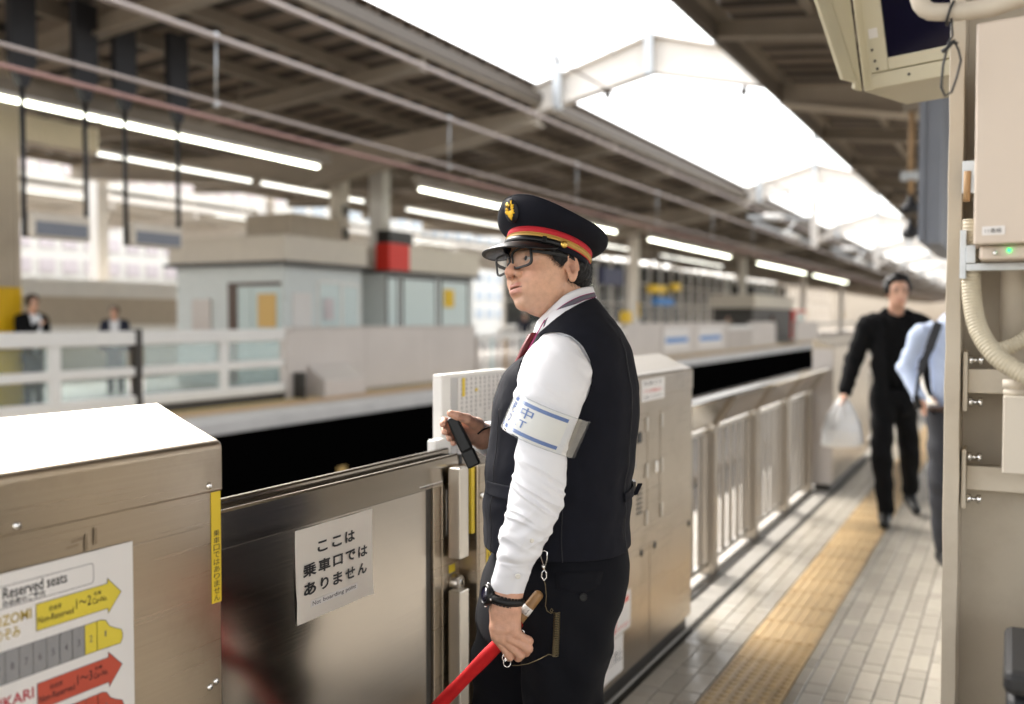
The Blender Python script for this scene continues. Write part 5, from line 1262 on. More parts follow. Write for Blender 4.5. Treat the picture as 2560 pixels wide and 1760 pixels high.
def leaf(x_, z_, ang, L_, W_):
    c_, s_ = math.cos(ang), math.sin(ang); q = []
    for t_, w_, h_ in ((0, .15, .003), (.3, .9, .005), (.6, 1, .0055), (.85, .6, .005), (1, .05, .0035)):
        for sd, hh in ((-1, 0), (0, .0014), (1, 0)): q.append(bp_(x_ + c_ * L_ * t_ - s_ * W_ * w_ * sd, z_ + s_ * L_ * t_ + c_ * W_ * w_ * sd, h_ + hh))
    mb.add(q, [(i * 3 + j, i * 3 + j + 1, i * 3 + j + 4, i * 3 + j + 3) for i in range(4) for j in range(2)], True)
for (x_, z_, a_, L_, W_) in ((0, .000, -2.0, .016, .0050), (0, .000, -1.15, .016, .0052), (.001, -.003, -1.57, .0195, .0050), (-.002, .0, -2.6, .014, .0042), (.002, .0, -.55, .014, .0042), (-.004, .003, 2.9, .010, .0034), (.003, .003, .35, .012, .0032), (.005, .004, 1.0, .012, .0028), (.0075, .010, 1.35, .011, .0026), (.008, .008, .5, .009, .0026), (-.005, -.001, -2.95, .012, .0036), (.0075, .016, .95, .008, .0024), (.004, .0, .0, .010, .0030)): leaf(x_, z_, a_, L_, W_)
mb.build('badge_leaves', 'gold_thread', cp, world=False)
# ---- glasses
gl = thing('glasses', 'black rectangular glasses on the station man', 'glasses', ORI, TH)
def lens_pt(s_, a_, W_, Hh, d_=0.0):
    n_ = 4.2; x_ = W_ * np.sign(math.cos(a_)) * abs(math.cos(a_)) ** (2 / n_); z_ = Hh * np.sign(math.sin(a_)) * abs(math.sin(a_)) ** (2 / n_)
    l_ = .0335 * s_ + x_; u_ = .0030 + z_ - .0016 * (x_ * s_ / .026) * (z_ > 0) * -1
    return Vector(hw(.1085 - 1.9 * l_ * l_ + .12 * z_ + d_, l_, u_))
aa = np.linspace(0, 2 * math.pi, 48, endpoint=False)
for s_ in (1, -1):
    P_ = np.array([[lens_pt(s_, a_, .0265 + w_, .0190 + w_, d_) for a_ in aa] for (w_, d_) in ((0, -.0018), (0, .0018), (.0040, .0020), (.0040, -.0024), (0, -.0018))])
    v, f = gridmesh(P_); npmesh('frame', v, f, 'matte_black', gl, smooth=False)
    P_ = np.array([[lens_pt(s_, a_, .0266 * k_, .0191 * k_) for a_ in aa] for k_ in (1, .6, .02)]); v, f = gridmesh(P_); npmesh('lens', v, f, 'lens', gl)
    h0 = Vector(hw(.1070 - 1.9 * .0625 ** 2, .0625 * s_, .0125)); tp = [h0, Vector(hw(.086, .0700 * s_, .0120)), Vector(hw(.04, .0790 * s_, .0120)), Vector(hw(-.004, .0810 * s_, .0140)), Vector(hw(-.022, .0800 * s_, .008)), Vector(hw(-.030, .0790 * s_, -.010))]
    mb = MB()
    for p, q_ in zip(tp[:-1], tp[1:]): mb.bar(p, q_ + (q_ - p) * .04, .0024, .0078 if q_ is not tp[-1] else .005)
    mb.build('temple', 'matte_black', gl, .0006, world=False)
MB().tube([lens_pt(1, math.pi * .93, .0275, .020), Vector(hw(.1110, .004, .0115)), Vector(hw(.1110, -.004, .0115)), lens_pt(-1, math.pi * .07, .0275, .020)], .0022, 8).build('bridge', 'matte_black', gl, world=False)
# ---- armband: clear vinyl sleeve with a printed white insert
ab = thing('armband', 'white armband with two blue stripes and lettering in a clear sleeve', 'armband', ORI, TH)
BC = Vector(M(1362, 1056, -.213)); B1 = Vector((.913, -.10, -.40)).normalized(); B2 = Vector((-.10, -1, 0)); B2 = (B2 - B1 * B2.dot(B1)).normalized(); B3 = B1.cross(B2).normalized()
if B3.z < 0: B3 = -B3
def abp(phi, h, off=0.0):
    """phi: 0 = away to the right, pi = left edge, pi/2 towards the camera; h along the sleeve"""
    fl_ = .0025 * math.sin(phi * 3 + 1) ; r1 = .0800 + off + (.006 * max(0, math.cos(phi)) ** 3); r2 = .0770 + off
    return BC + B1 * (r1 * math.cos(phi)) + B2 * (r2 * math.sin(phi)) + B3 * (h + .0015 * math.sin(2 * phi)) + B2 * (0)
def abstrip(name, m_, p0, p1, h0, h1, off, n=60):
    P_ = np.array([[abp(p, h, off) for p in np.linspace(p0, p1, n)] for h in np.linspace(h0, h1, 4)]); v, f = gridmesh(P_, False); return npmesh(name, v, f, m_, ab)
abstrip('insert', 'band_white', .95, 4.6, -.0405, .0375, 0.0); abstrip('stripe', 'band_blue', .97, 4.5, .0245, .0325, .0007); abstrip('stripe', 'band_blue', .97, 4.5, -.0365, -.0285, .0007)
vn = abstrip('vinyl_sleeve', 'vinyl', 0, 2 * math.pi, -.0430, .0405, .0030, 120)
for h in (-.0428, .0403):
    MB().tube([abp(p, h, .0030) for p in np.linspace(0, 2 * math.pi, 90)], .0007, 5, cap=False).build('sleeve_edge', 'vinyl', ab, world=False)
def ab_text(s, p_right, wid, h0, h1):
    vs_, fs_ = text2d(s, 1.0, .012); xs_ = [q_[0] for q_ in vs_]; zs_ = [q_[1] for q_ in vs_]; a0, a1, c0, c1 = min(xs_), max(xs_), min(zs_), max(zs_)
    b_ = bmesh.new(); vv = [b_.verts.new(((q_[0] - a0) / (a1 - a0) * wid, h0 + (q_[1] - c0) / (c1 - c0) * (h1 - h0), 0)) for q_ in vs_]
    for f_ in fs_:
        try: b_.faces.new([vv[i] for i in f_])
        except ValueError: pass
    bmesh.ops.triangulate(b_, faces=b_.faces[:]); bmesh.ops.subdivide_edges(b_, edges=b_.edges[:], cuts=5, use_grid_fill=True)
    b_.verts.index_update(); mb = MB(); mb.add([abp(p_right + (wid - v_.co.x) / .078, v_.co.y, .0013) for v_ in b_.verts], [tuple(v_.index for v_ in f_.verts) for f_ in b_.faces]); b_.free()
    return mb.build('writing', 'band_blue', ab, world=False)
ab_text('T', 1.97, .0190, -.0215, -.0055); ab_text('R', 2.25, .0165, -.0215, -.0055); ab_text('O', 2.56, .016, -.0215, -.0055)
ab_text('中', 1.88, .0330, -.0005, .0225); ab_text('務', 2.40, .0300, -.0005, .0225)
# ---- watch
wt = thing('wrist_watch', 'chunky black wrist watch at the shirt cuff', 'watch', ORI, TH)
WC = Vector(M(1262, 1495, -.246)); W3 = Vector((-.22, 0, -1)).normalized(); W1 = Vector((1, 0, -.22)).normalized(); W2 = Vector((0, -1, 0))
mb = MB(); seg = 30
for k in range(seg):
    a0, a1 = 2 * math.pi * k / seg, 2 * math.pi * (k + .82) / seg; q = []
    for a_ in (a0, a1):
        for r_ in (.0305, .0345): q += [WC + W1 * (r_ * 1.10 * math.cos(a_)) + W2 * (r_ * .98 * math.sin(a_)) + W3 * h_ for h_ in (-.0105, .0105)]
    mb.add(q, [(0, 1, 3, 2), (4, 6, 7, 5), (2, 3, 7, 6), (0, 4, 5, 1), (0, 2, 6, 4), (1, 5, 7, 3)])
mb.build('strap', 'matte_black', wt, world=False, fixn=True)
MB().tube([WC + W1 * (.0315 * 1.1 * math.cos(a_)) + W2 * (.0315 * .98 * math.sin(a_)) for a_ in np.linspace(0, 2 * math.pi, 40)], .0085, 8, cap=False).build('strap_core', 'matte_black', wt, world=False)
fc = WC - W1 * .0345 - W2 * -.004; fn_ = (-W1 * 1.0 + W2 * .45).normalized()
cs_ = MB().lathe(fc, fn_, [(.0215, -.004), (.0225, .002), (.0225, .007), (.0205, .0105), (.0185, .0115), (.0180, .0095), (.0, .0095)], 12).build('case', 'patent_black', wt, world=False)
MB().lathe(fc + fn_ * .0098, fn_, [(.0150, 0), (.0150, .0006), (.0, .0008)], 24).build('glass', 'screen_glass', wt, world=False)
for a_ in (.6, 2.5, 3.8, 5.6):
    u_ = fn_.orthogonal().normalized(); w_ = fn_.cross(u_); MB().lathe(fc + (u_ * math.cos(a_) + w_ * math.sin(a_)) * .0225 + fn_ * .004, (u_ * math.cos(a_) + w_ * math.sin(a_)), [(.003, 0), (.003, .002), (.002, .003)], 8).build('crown_button', 'chrome', wt, world=False)
# ---- baton with rolled red flag, whistle spring and clips
ba = thing('signal_flag', 'rolled red signal flag on a wooden baton in his hand', 'flag', ORI, TH)
b0, b1, b2 = Vector(M(1352, 1480, -.215)), Vector(M(1268, 1588, -.222)), Vector(M(1092, 1768, -.080)); bd = (b1 - b0).normalized()
P_ = [b0 + bd * t_ for t_ in (0, .002, .006, .012, .05, .10, .138)]; MB().tube(P_, [.004, .0085, .0108, .0115, .0116, .0114, .0114], 18).build('baton', 'baton_wood', ba, world=False)
MB().tube([b0 + bd * .040, b0 + bd * .058], .01185, 18).build('paper_ring', 'paper', ba, world=False)
mb = MB()
for k in range(5): mb.bar(b0 + bd * (.044 + .0024 * k) + Vector((-.003 + .002 * (k % 3), -.0118, -.002)), b0 + bd * (.0455 + .0024 * k) + Vector((.004, -.0117, .001)), .0007, .0007)
mb.build('ring_marks', 'ink', ba, world=False)
MB().tube([b0 + bd * .105, b0 + bd * .125], .0122, 16).build('red_wrap', 'cap_red', ba, world=False)
fd = (b2 - b1).normalized(); ln = .62; Pf = []; u_ = fd.orthogonal().normalized(); w_ = fd.cross(u_)
for i in range(50):
    s0 = b1 + fd * (ln * i / 49 - .045); row = []
    for k in range(72):
        a_ = 2 * math.pi * k / 36; rr = (.0135 + .0018 * k / 72 + .0006 * math.sin(i * .5 + a_ * 2)) * (.75 + .25 * min(1, i / 5)); row.append(s0 + (u_ * math.cos(a_) + w_ * math.sin(a_)) * rr)
    Pf.append(row)
v, f = gridmesh(np.array(Pf), False); fo = npmesh('rolled_cloth', v, f, 'flag_red', ba)
wh = thing('key_chain', 'metal clip, coiled cord and ring hanging at his hip', 'key chain', ORI, TH)
def loopw(name, m_, pts_, r_, n_=6): return MB().tube([Vector(M(*p)) for p in pts_], r_, n_).build(name, m_, wh, world=False)
yk = -.225
loopw('snap_hook', 'chrome', [(1360, 1416, yk), (1350, 1384, yk), (1354, 1379, yk), (1362, 1377, yk), (1368, 1380, yk), (1368, 1396, yk), (1363, 1420, yk)], .0013)
loopw('snap_body', 'chrome', [(1357, 1412, yk), (1361, 1424, yk)], .0035)
loopw('swivel', 'chrome', [(1361, 1424, yk), (1355, 1432, yk), (1354, 1442, yk), (1360, 1452, yk), (1367, 1444, yk), (1366, 1432, yk), (1361, 1424, yk)], .0014)
loopw('cord', 'brass_wire', [(1361, 1452, yk), (1364, 1465, yk), (1366, 1490, yk), (1364, 1515, yk), (1368, 1528, yk), (1378, 1534, yk), (1383, 1526, yk), (1379, 1521, yk), (1376, 1528, yk), (1384, 1534, yk)], .0008)
cl = []
for i in range(26 * 12):
    t_ = i / 12; a_ = 2 * math.pi * t_; c_ = M(1393 + (t_ / 26) * -4, 1528 + t_ / 26 * 112, -.222); cl.append(Vector(c_) + Vector((.0066 * math.cos(a_), .0066 * math.sin(a_), .0012 * math.cos(a_))))
MB().tube(cl, .0011, 5).build('coiled_cord', 'brass_wire', wh, world=False)
loopw('cord', 'brass_wire', [(1388, 1640, yk), (1372, 1636, yk), (1350, 1648, yk), (1320, 1660, yk), (1295, 1664, yk), (1280, 1664, yk)], .0009)
loopw('ring', 'chrome', [(1268 + 9 * math.cos(a_), 1657 + 11 * math.sin(a_), yk - .01) for a_ in np.linspace(0, 2 * math.pi, 20)], .0013)
loopw('ring', 'chrome', [(1262 + 6 * math.cos(a_), 1645 + 8 * math.sin(a_), yk - .012) for a_ in np.linspace(0, 2 * math.pi, 16)], .0012)
loopw('ring', 'chrome', [(1305 + 7 * math.cos(a_), 1588 + 13 * math.sin(a_), -.215) for a_ in np.linspace(0, 2 * math.pi, 16)], .0014)
# ---- handset in the far hand
hsn = thing('black_handset', 'black handset held over the sliding door', 'handset', ORI, TH)
d0, d1 = Vector(M(1131, 1047, .035)), Vector(M(1187, 1166, .020)); dd = (d1 - d0).normalized(); dx_ = Vector((dd.z, 0, -dd.x)) * -1; dn = dx_.cross(dd).normalized()
if dx_.x < 0: dx_ = -dx_
def hs_box(name, s0, s1, w0, w1, t0, t1, m_, bev=.003):
    vs_ = [d0 + dd * s + dx_ * (w * sg) + dn * tt_ for (s, w) in ((s0, w0), (s1, w1)) for (sg, tt_) in ((-1, t0), (1, t0), (1, t1), (-1, t1))]
    return MB().add(vs_, [(0, 1, 2, 3), (7, 6, 5, 4), (0, 4, 5, 1), (1, 5, 6, 2), (2, 6, 7, 3), (3, 7, 4, 0)]).build(name, m_, hsn, bev, world=False, fixn=True)
LH = (d1 - d0).length
hs_box('body', -.004, LH * .68, .0135, .0155, -.013, .013, 'device_black', .005); hs_box('lower_body', LH * .66, LH * 1.0, .0165, .0160, -.015, .014, 'device_black', .004)
hs_box('side_key', LH * .08, LH * .60, .0145, .0165, -.004, .004, 'matte_black', .001)
MB().tube([Vector(M(1195, 1085, .06)), Vector(M(1205, 1076, .055)), Vector(M(1222, 1068, .075)), Vector(M(1232, 1066, .10))], .0022, 6).build('wrist_cord', 'matte_black', hsn, world=False)
# ================================================================== OTHER PEOPLE
defm('black_cloth', (0.0045, 0.0045, 0.005), 0.95, spec=0.2); defm('black_tee', (0.0028, 0.0028, 0.003), 0.95, spec=0.2); defm('charcoal_cloth', (0.035, 0.036, 0.042), 0.85, bump=.1, bscale=200)
defm('blue_shirt', (0.50, 0.58, 0.76), 0.8); defm('navy_cloth', (0.010, 0.013, 0.03), 0.85); defm('grey_cloth', (0.03, 0.032, 0.04), 0.85); defm('white_cloth', (0.72, 0.72, 0.74), 0.8)
defm('bag_plastic', (0.88, 0.875, 0.87), 0.35, bump=.1, bscale=60); defm('belt', (0.06, 0.03, 0.018), 0.45); defm('brown_hair', (0.035, 0.022, 0.014), 0.5); defm('tan_cloth', (.30, .24, .18), .8)
def figure(name, label, loc, rz, J, top, bottom, hair='hair', h=.012, collar=None, jacket=None, scale=1.0, tone=(.62, .355, .245), hood=0.0, group=None):
    """standing or walking person; own frame faces -y, x to the viewer's right"""
    t = thing(name, label, 'person', loc, rz, group); V_ = lambda k: np.array(J[k], float)
    hd = V_('head')
    def skin(P):
        Q = P - hd; A2 = np.abs(Q[:, 0]); Q2 = np.stack([A2, Q[:, 1], Q[:, 2]], -1)
        d = ell(Q, (0, .005, .025), (.074, .092, .095)); d = smin(d, ell(Q, (0, -.02, -.055), (.056, .062, .070)), .03)
        d = smin(d, cone(Q, (0, -.092, .0), (0, -.108, -.030), .009, .013), .012); d = smin(d, ell(Q2, (.076, .01, -.01), (.008, .018, .030)), .006)
        d = smin(d, cone(Q2, (.012, -.082, .022), (.045, -.068, .022), .010, .009), .012); d = smax(d, -ell(Q2, (.032, -.098, .006), (.018, .016, .009)), .01)
        d = smin(d, cone(Q, (-.014, -.083, -.060), (.014, -.083, -.060), .009, .009), .008)
        d = smin(d, cone(P, hd + (0, .01, -.06), V_('neck'), .052, .056), .02)
        d = smin(d, ell(P, (V_('neck') + V_('hipL') + V_('hipR')) / 3 + (0, .01, .1), (.10, .07, .22)), .05)
        for s in 'LR':
            d = smin(d, chain(P, [(V_('sh' + s), .035), (V_('el' + s), .03), (V_('wr' + s), .024)], .02), .02)
            wv = V_('wr' + s); dr = (wv - V_('el' + s)); dr = dr / np.linalg.norm(dr); c_ = wv + dr * .055; d = smin(d, cone(P, wv, c_, .022, .028), .015)
            sx = -1 if s == 'L' else 1
            for k in range(4): d = smin(d, chain(P, [(c_ + np.array((0, (k - 1.5) * .018, 0)) + dr * .01, .010), (c_ + np.array((-.01 * sx * -1, (k - 1.5) * .017, 0)) + dr * .055, .0085), (c_ + np.array((.012 * sx, (k - 1.5) * .015, 0)) + dr * .07, .0075)], .004), .005)
            d = smin(d, cone(P, wv + dr * .02 + (0, -.022, 0), wv + dr * .07 + (0, -.040, 0), .012, .009), .008)
            d = smin(d, chain(P, [(V_('hip' + s), .06), (V_('kn' + s), .045), (V_('an' + s), .035)], .03), .04)
        return d
    allp = np.array([J[k] for k in J]); lo = allp.min(0) - .16; hi = allp.max(0) + .17; lo[2] = max(lo[2], -.01)
    v, f = nets(skin, lo, hi, h); Q = v - hd; c = np.tile(np.array(tone), (len(v), 1))
    br = np.exp(-((Q[:, 2] - .028) / .008) ** 2) * (np.abs(np.abs(Q[:, 0]) - .032) < .02) * (Q[:, 1] < -.05); c = c * (1 - .8 * br[:, None])
    ey = np.exp(-((Q[:, 2] - .006) / .007) ** 2) * (np.abs(np.abs(Q[:, 0]) - .032) < .014) * (Q[:, 1] < -.05); c = c * (1 - .85 * ey[:, None])
    lp = np.exp(-((Q[:, 2] + .062) / .008) ** 2) * (np.abs(Q[:, 0]) < .022) * (Q[:, 1] < -.06); c = c * (1 - lp[:, None] * np.array((.25, .5, .5)))
    npmesh('body', v, f, 'skin', t, cols=c)
    def hairf_(P):
        Q = P - hd; d = ell(Q, (0, .018, .046), (.098, .106, .108)) + .010 * vnoise(Q, 38, 71) + .006 * vnoise(Q, 80, 72)
        fr = -.062 + .35 * np.abs(Q[:, 0]) ; d = smax(d, -(Q[:, 1] - fr + np.clip(Q[:, 2] - .075, 0, 1) * 2.2), .012)
        lowz = -.045 - hood; d = np.maximum(d, lowz - Q[:, 2] + (np.abs(Q[:, 0]) < .06) * 0); return d
    v, f = nets(hairf_, hd - .15, hd + .17, h * .6); npmesh('hair', v, f, hair, t)
    def torso_(P, e=0.0, lowz=None):
        n_ = V_('neck'); hp = (V_('hipL') + V_('hipR')) / 2; mid = n_ * .45 + hp * .55
        d = ell(P, n_ * .78 + hp * .22, (.165 + e, .115 + e, .20 + e)); d = smin(d, ell(P, mid, (.155 + e, .11 + e, .24)), .06)
        for s in 'LR':
            d = smin(d, chain(P, [(V_('sh' + s) * .75 + n_ * .25, .065 + e), (V_('sh' + s), .065 + e), (V_('el' + s), .052 + e), (V_('wr' + s), .040 + e)], .025), .03)
        d = d + .004 * np.sin(P[:, 2] * 45 + P[:, 0] * 60 + 2 * vnoise(P, 8, 74)) + .003 * fbm(P, 14, 75)
        if lowz is not None: d = np.maximum(d, lowz - P[:, 2])
        d = np.maximum(d, -(np.linalg.norm((P - (n_ + (0, -.03, .055))) / (.075, .085, .07), axis=1) - 1) * .07); return d
    hpz = (J['hipL'][2] + J['hipR'][2]) / 2
    v, f = nets(lambda P: torso_(P, 0, hpz + (.02 if jacket else .03)), lo, hi, h); tp = npmesh('top', v, f, top, t)
    if jacket:
        def jk(P):
            d = torso_(P, .014, hpz - .16); n_ = V_('neck'); hp = (V_('hipL') + V_('hipR')) / 2
            d = smin(d, ell(P, hp + (0, .01, -.02), (.175, .125, .22)), .05); d = np.maximum(d, hpz - .13 - P[:, 2])
            op = np.abs(P[:, 0] - .015) - (.060 + .035 * np.clip((P[:, 2] - 1.1) / .4, -1, 1)); return np.maximum(d, -np.maximum(op, P[:, 1] + .02))
        v, f = nets(jk, lo, hi, h); npmesh('jacket', v, f, jacket, t)
    def trs(P):
        hp = (V_('hipL') + V_('hipR')) / 2; d = ell(P, hp + (0, .01, .0), (.155, .115, .15))
        for s in 'LR': d = smin(d, chain(P, [(V_('hip' + s) * .8 + hp * .2, .092), (V_('kn' + s), .074), (V_('an' + s) + (0, 0, .02), .062)], .03), .04)
        d = d + .005 * np.sin(P[:, 2] * 38 + P[:, 0] * 30 + 2 * vnoise(P, 6, 78)) + .003 * fbm(P, 12, 79); return np.maximum(d, P[:, 2] - hpz - .06)
    v, f = nets(trs, lo, hi, h); npmesh('trousers', v, f, bottom, t)
    for s in 'LR':
        an_ = V_('an' + s); to = V_('to' + s)
        def shoe_(P):
            d = smin(cone(P, an_ + (0, .03, -.045), to, .044, .036), cone(P, an_ + (0, 0, -.04), an_ + (0, 0, .03), .045, .045), .03); return np.maximum(d, (min(an_[2] - .09, to[2] - .035)) - P[:, 2])
        q = np.array([an_, to]); v, f = nets(shoe_, q.min(0) - .12, q.max(0) + .1, h * .7); npmesh('shoe', v, f, 'matte_black', t)
    return t
W = figure('person', 'walking man in open black jacket and black trousers carrying a white bag', (-.79, 7.83, 0), TH + R(-8),
   dict(head=(.02, -.03, 1.715), neck=(.02, .02, 1.545), shL=(-.180, .02, 1.470), shR=(.205, .02, 1.470), elL=(-.275, .06, 1.20), elR=(.27, .08, 1.20), wrL=(-.345, -.02, .985), wrR=(.29, -.03, .98),
        hipL=(-.085, .01, .93), hipR=(.10, .02, .93), knL=(-.10, -.12, .50), knR=(.16, .13, .50), anL=(-.075, -.16, .10), anR=(.21, .30, .17), toL=(-.13, -.36, .045), toR=(.22, .15, .055)),
   'black_tee', 'black_cloth', jacket='black_cloth', h=.0105)
def bag_rows():
    T_ = np.array([(.955, .012, .012), (.92, .030, .022), (.88, .055, .045), (.80, .095, .07), (.70, .128, .085), (.62, .146, .09), (.575, .150, .085), (.557, .135, .07), (.552, .01, .01)])[::-1]
    zs = np.r_[np.linspace(.957, .56, 46), .554, .552]; rows_ = []
    for z_ in zs:
        w_ = np.interp(z_, T_[:, 0], T_[:, 1]); d_ = np.interp(z_, T_[:, 0], T_[:, 2]); row = []
        for a_ in np.linspace(0, 2 * math.pi, 72, endpoint=False):
            n_ = vnoise(np.array([[math.cos(a_) * 3.2, math.sin(a_) * 3.2, z_ * 9]]), 1.0, 91)[0]; m_ = vnoise(np.array([[math.cos(a_) * 7, math.sin(a_) * 7, z_ * 14]]), 1.0, 92)[0]
            k_ = 1 + .16 * (1 - 2 * abs(n_)) * np.clip((z_ - .55) * 8, .2, 1) + .06 * m_
            row.append((-.365 + w_ * k_ * math.cos(a_), -.03 + d_ * k_ * math.sin(a_), z_ + .01 * m_ * (z_ < .9)))
        rows_.append(row)
    return np.array(rows_)
bg_t = thing('plastic_bag', 'white plastic shopping bag in the hand of the walking man', 'bag', (-.79, 7.83, 0), TH + R(-8))
v, f = gridmesh(bag_rows()); npmesh('bag', v, f, 'bag_plastic', bg_t)
for dy in (-.012, .014): MB().tube([(-.365, dy - .02, .94), (-.36, dy - .02, .97), (-.372, dy - .02, 1.0)], .006, 6).build('handle', 'bag_plastic', bg_t, world=False)
# marks printed on the bag
S2 = figure('person', 'man in pale blue shirt and grey trousers, half hidden behind the column', (-.335, 6.66, 0), TH + R(-6),
   dict(head=(.075, -.02, 1.66), neck=(.05, .02, 1.50), shL=(-.175, .02, 1.415), shR=(.235, .02, 1.415), elL=(-.248, .07, 1.215), elR=(.31, .07, 1.20), wrL=(-.205, -.06, 1.03), wrR=(.30, -.05, 1.0),
        hipL=(-.065, .01, .92), hipR=(.115, .01, .92), knL=(-.075, -.08, .50), knR=(.12, .05, .50), anL=(-.055, -.10, .10), anR=(.13, .20, .12), toL=(-.065, -.31, .045), toR=(.14, .03, .045)),
   'blue_shirt', 'charcoal_cloth', h=.0105)
bt_ = thing('shoulder_bag', 'dark bag strap crossing the pale blue shirt', 'bag', (-.345, 6.66, 0), TH + R(-6))
MB().bar((-.10, -.105, 1.50), (-.165, -.135, 1.33), .055, .012, up=(0, 1, 0)).bar((-.165, -.135, 1.33), (-.215, -.14, 1.20), .045, .010, up=(0, 1, 0)).build('strap', 'charcoal_cloth', bt_, .003, world=False)
MB().bar((-.215, -.14, 1.20), (-.235, -.13, 1.05), .022, .008, up=(0, 1, 0)).bar((-.235, -.13, 1.05), (-.215, -.12, .97), .04, .02, up=(0, 1, 0)).build('strap_tail', 'matte_black', bt_, .003, world=False)
MB().box(-.02, .24, .12, .26, 1.05, 1.46).build('pack', 'charcoal_cloth', bt_, .04, world=False)
MB().tube([(.02 + .165 * math.cos(a_), .005 + .125 * math.sin(a_), .965) for a_ in np.linspace(0, 2 * math.pi, 40)], .016, 8, cap=False).build('belt', 'belt', S2, world=False)
def stand(label, loc, rz, top, bottom, hair, hgt=1.7, jacket=None, h=.018, arms='down', hood=0.0):
    k = hgt / 1.76; z = lambda a: a * k
    wrL, elL = ((-.24, -.02, z(.90)), (-.27, .04, z(1.16))) if arms == 'down' else ((-.06, -.24, z(1.32)), (-.26, -.05, z(1.14)))
    return figure('person', label, loc, rz, dict(head=(0, -.02, z(1.62)), neck=(0, .02, z(1.46)), shL=(-.19, .02, z(1.40)), shR=(.19, .02, z(1.40)), elL=elL, elR=(.27, .04, z(1.16)), wrL=wrL, wrR=(.24, -.04, z(.90)),
        hipL=(-.09, .01, z(.88)), hipR=(.09, .01, z(.88)), knL=(-.09, -.02, z(.48)), knR=(.1, .02, z(.48)), anL=(-.09, .02, .10), anR=(.1, .02, .10), toL=(-.1, -.16, .045), toR=(.11, -.16, .045)), top, bottom, hair, h=h, jacket=jacket, hood=hood, group='people on the opposite platform')
stand('person in dark jacket holding up something white, far left behind the glass rail', (-13.25, 9.95, 0), TH + R(60), 'white_cloth', 'grey_cloth', 'brown_hair', 1.90, 'black_cloth', .016, 'up', .03)
stand('person in navy top and pale collar behind the left glass rail', (-16.0, 13.86, 0), TH + R(10), 'white_cloth', 'navy_cloth', 'brown_hair', 1.78, 'navy_cloth', .018, hood=.08)
stand('person in dark blue clothes beyond the far kiosk', (-16.6, 33.6, 0), TH, 'navy_cloth', 'navy_cloth', 'hair', 1.75, None, .022)
stand('person in tan coat far along the opposite platform', (-14.6, 56, 0), TH, 'tan_cloth', 'grey_cloth', 'hair', 1.7, None, .024)
stand('person in black far along the opposite platform near the beige kiosk', (-14.2, 66, 0), TH, 'black_cloth', 'grey_cloth', 'hair', 1.72, None, .024)
# ================================================================== THE PLATFORM ACROSS THE TRACKS
# ---- tube lamps in rows
def tube_fixture(x, y, z, L, group, label, m='tube_light'):
    t = thing('tube_lamp', label, 'lamp', (x, y, z), group=group)
    MB().box(x - .06, x + .06, y, y + L, z + .03, z + .10).build('housing', 'white_paint', t)
    MB().tube([(x, y + .02, z), (x, y + L - .02, z)], .023, 8).build('tube', m, t)
ORD = ['first ', 'second ', 'third ', 'fourth ', 'fifth ', 'sixth ', 'seventh ', 'eighth ', 'ninth ', 'tenth ', 'eleventh ', 'twelfth ']
runs1 = [(5.3, 15.95), (19.7, 32.6), (36.1, 48.3), (54.2, 68.2), (71.2, 87)]
for k, (a, b) in enumerate(runs1):
    lab = ['bright tube lamp along the nearest row, counted from the left edge', 'bright tube lamp along the row just behind the cap', 'bright tube lamp along the row right of the cap', 'tube lamp in a distant row under the far canopy', 'tube lamp in the farthest row toward the vanishing point'][k]
    n = max(1, round((b - a) / 1.33)); st = (b - a) / n
    for j in range(n): tube_fixture(-12.5, a + st * j, 4.57, st - .03, ['nearest tube row', 'tube row behind the cap', 'tube row right of the cap', 'distant tube row', 'farthest tube row'][k], (ORD[j] + lab) if k < 3 else lab)
    tr = MB().box(-12.56, -12.44, a - .3, b + .3, 4.68, 4.86).build('lamp_trunking', 'roof_beam'); root(tr)
    tag(tr, ['long trunking carrying the nearest tube row', 'trunking over the tube row behind the cap', 'trunking over the tube row right of the cap', 'trunking over the distant tube row', 'trunking over the farthest tube row'][k], 'trunking', 'lamp trunking')
    for yy in np.arange(a + .6, b, 2.6): MB().tube([(-12.5, yy, 4.86), (-12.5, yy, 5.85)], .02, 6).build('hanger_rod', 'roof_beam', tr)
for (a, b) in ((11.5, 17.9), (18.2, 22.4), (24.5, 31), (34, 44), (48, 60)):
    n = round((b - a) / 1.4); st = (b - a) / n
    for j in range(n): tube_fixture(-16.0, a + st * j, 4.75, st - .03, 'inner tube rows', 'tube lamp in the inner rows deeper under the far canopy', 'tube_dim')
for (a, b) in ((22, 27.7), (34.4, 40.8), (50.5, 56)):
    n = round((b - a) / 1.9); st = (b - a) / n
    for j in range(n): tube_fixture(-33.0, a + st * j, 6.32, st - .03, 'tubes under the back canopy', 'tube lamp in the low row far behind the opposite platform', 'tube_dim')
# ---- columns of the far canopy
for k, y in enumerate((22.4, 42.7, 63.0, 83.5, 104)):
    t = thing('platform_column', ['white column rising behind the far steel wall, beside the red sign', 'second column of the far platform, right of the cap', 'third column of the far platform', 'fourth column of the far platform', 'fifth column of the far platform'][k], 'column', (-15.5, y, 0), group='columns of the opposite platform')
    MB().box(-15.72, -15.28, y - .2, y + .2, 0, 5.6).build('shaft', 'white_paint' if k == 0 else 'beam_paint', t, .02)
    MB().box(-15.8, -15.2, y - .28, y + .28, 0, .25).build('base', 'coping', t, .02)
    MB().box(-15.27, -15.24, y - .12, y + .12, 1.6, 2.3).build('number_plate', 'sign_yellow' if k else 'paper', t)
pp = thing('service_riser', 'tan service riser left of the white column on the far platform', 'riser', (-15.6, 20.9, 0))
MB().box(-15.8, -15.45, 20.55, 20.95, 0, 5.5).build('casing', 'kiosk_fascia', pp, .02)
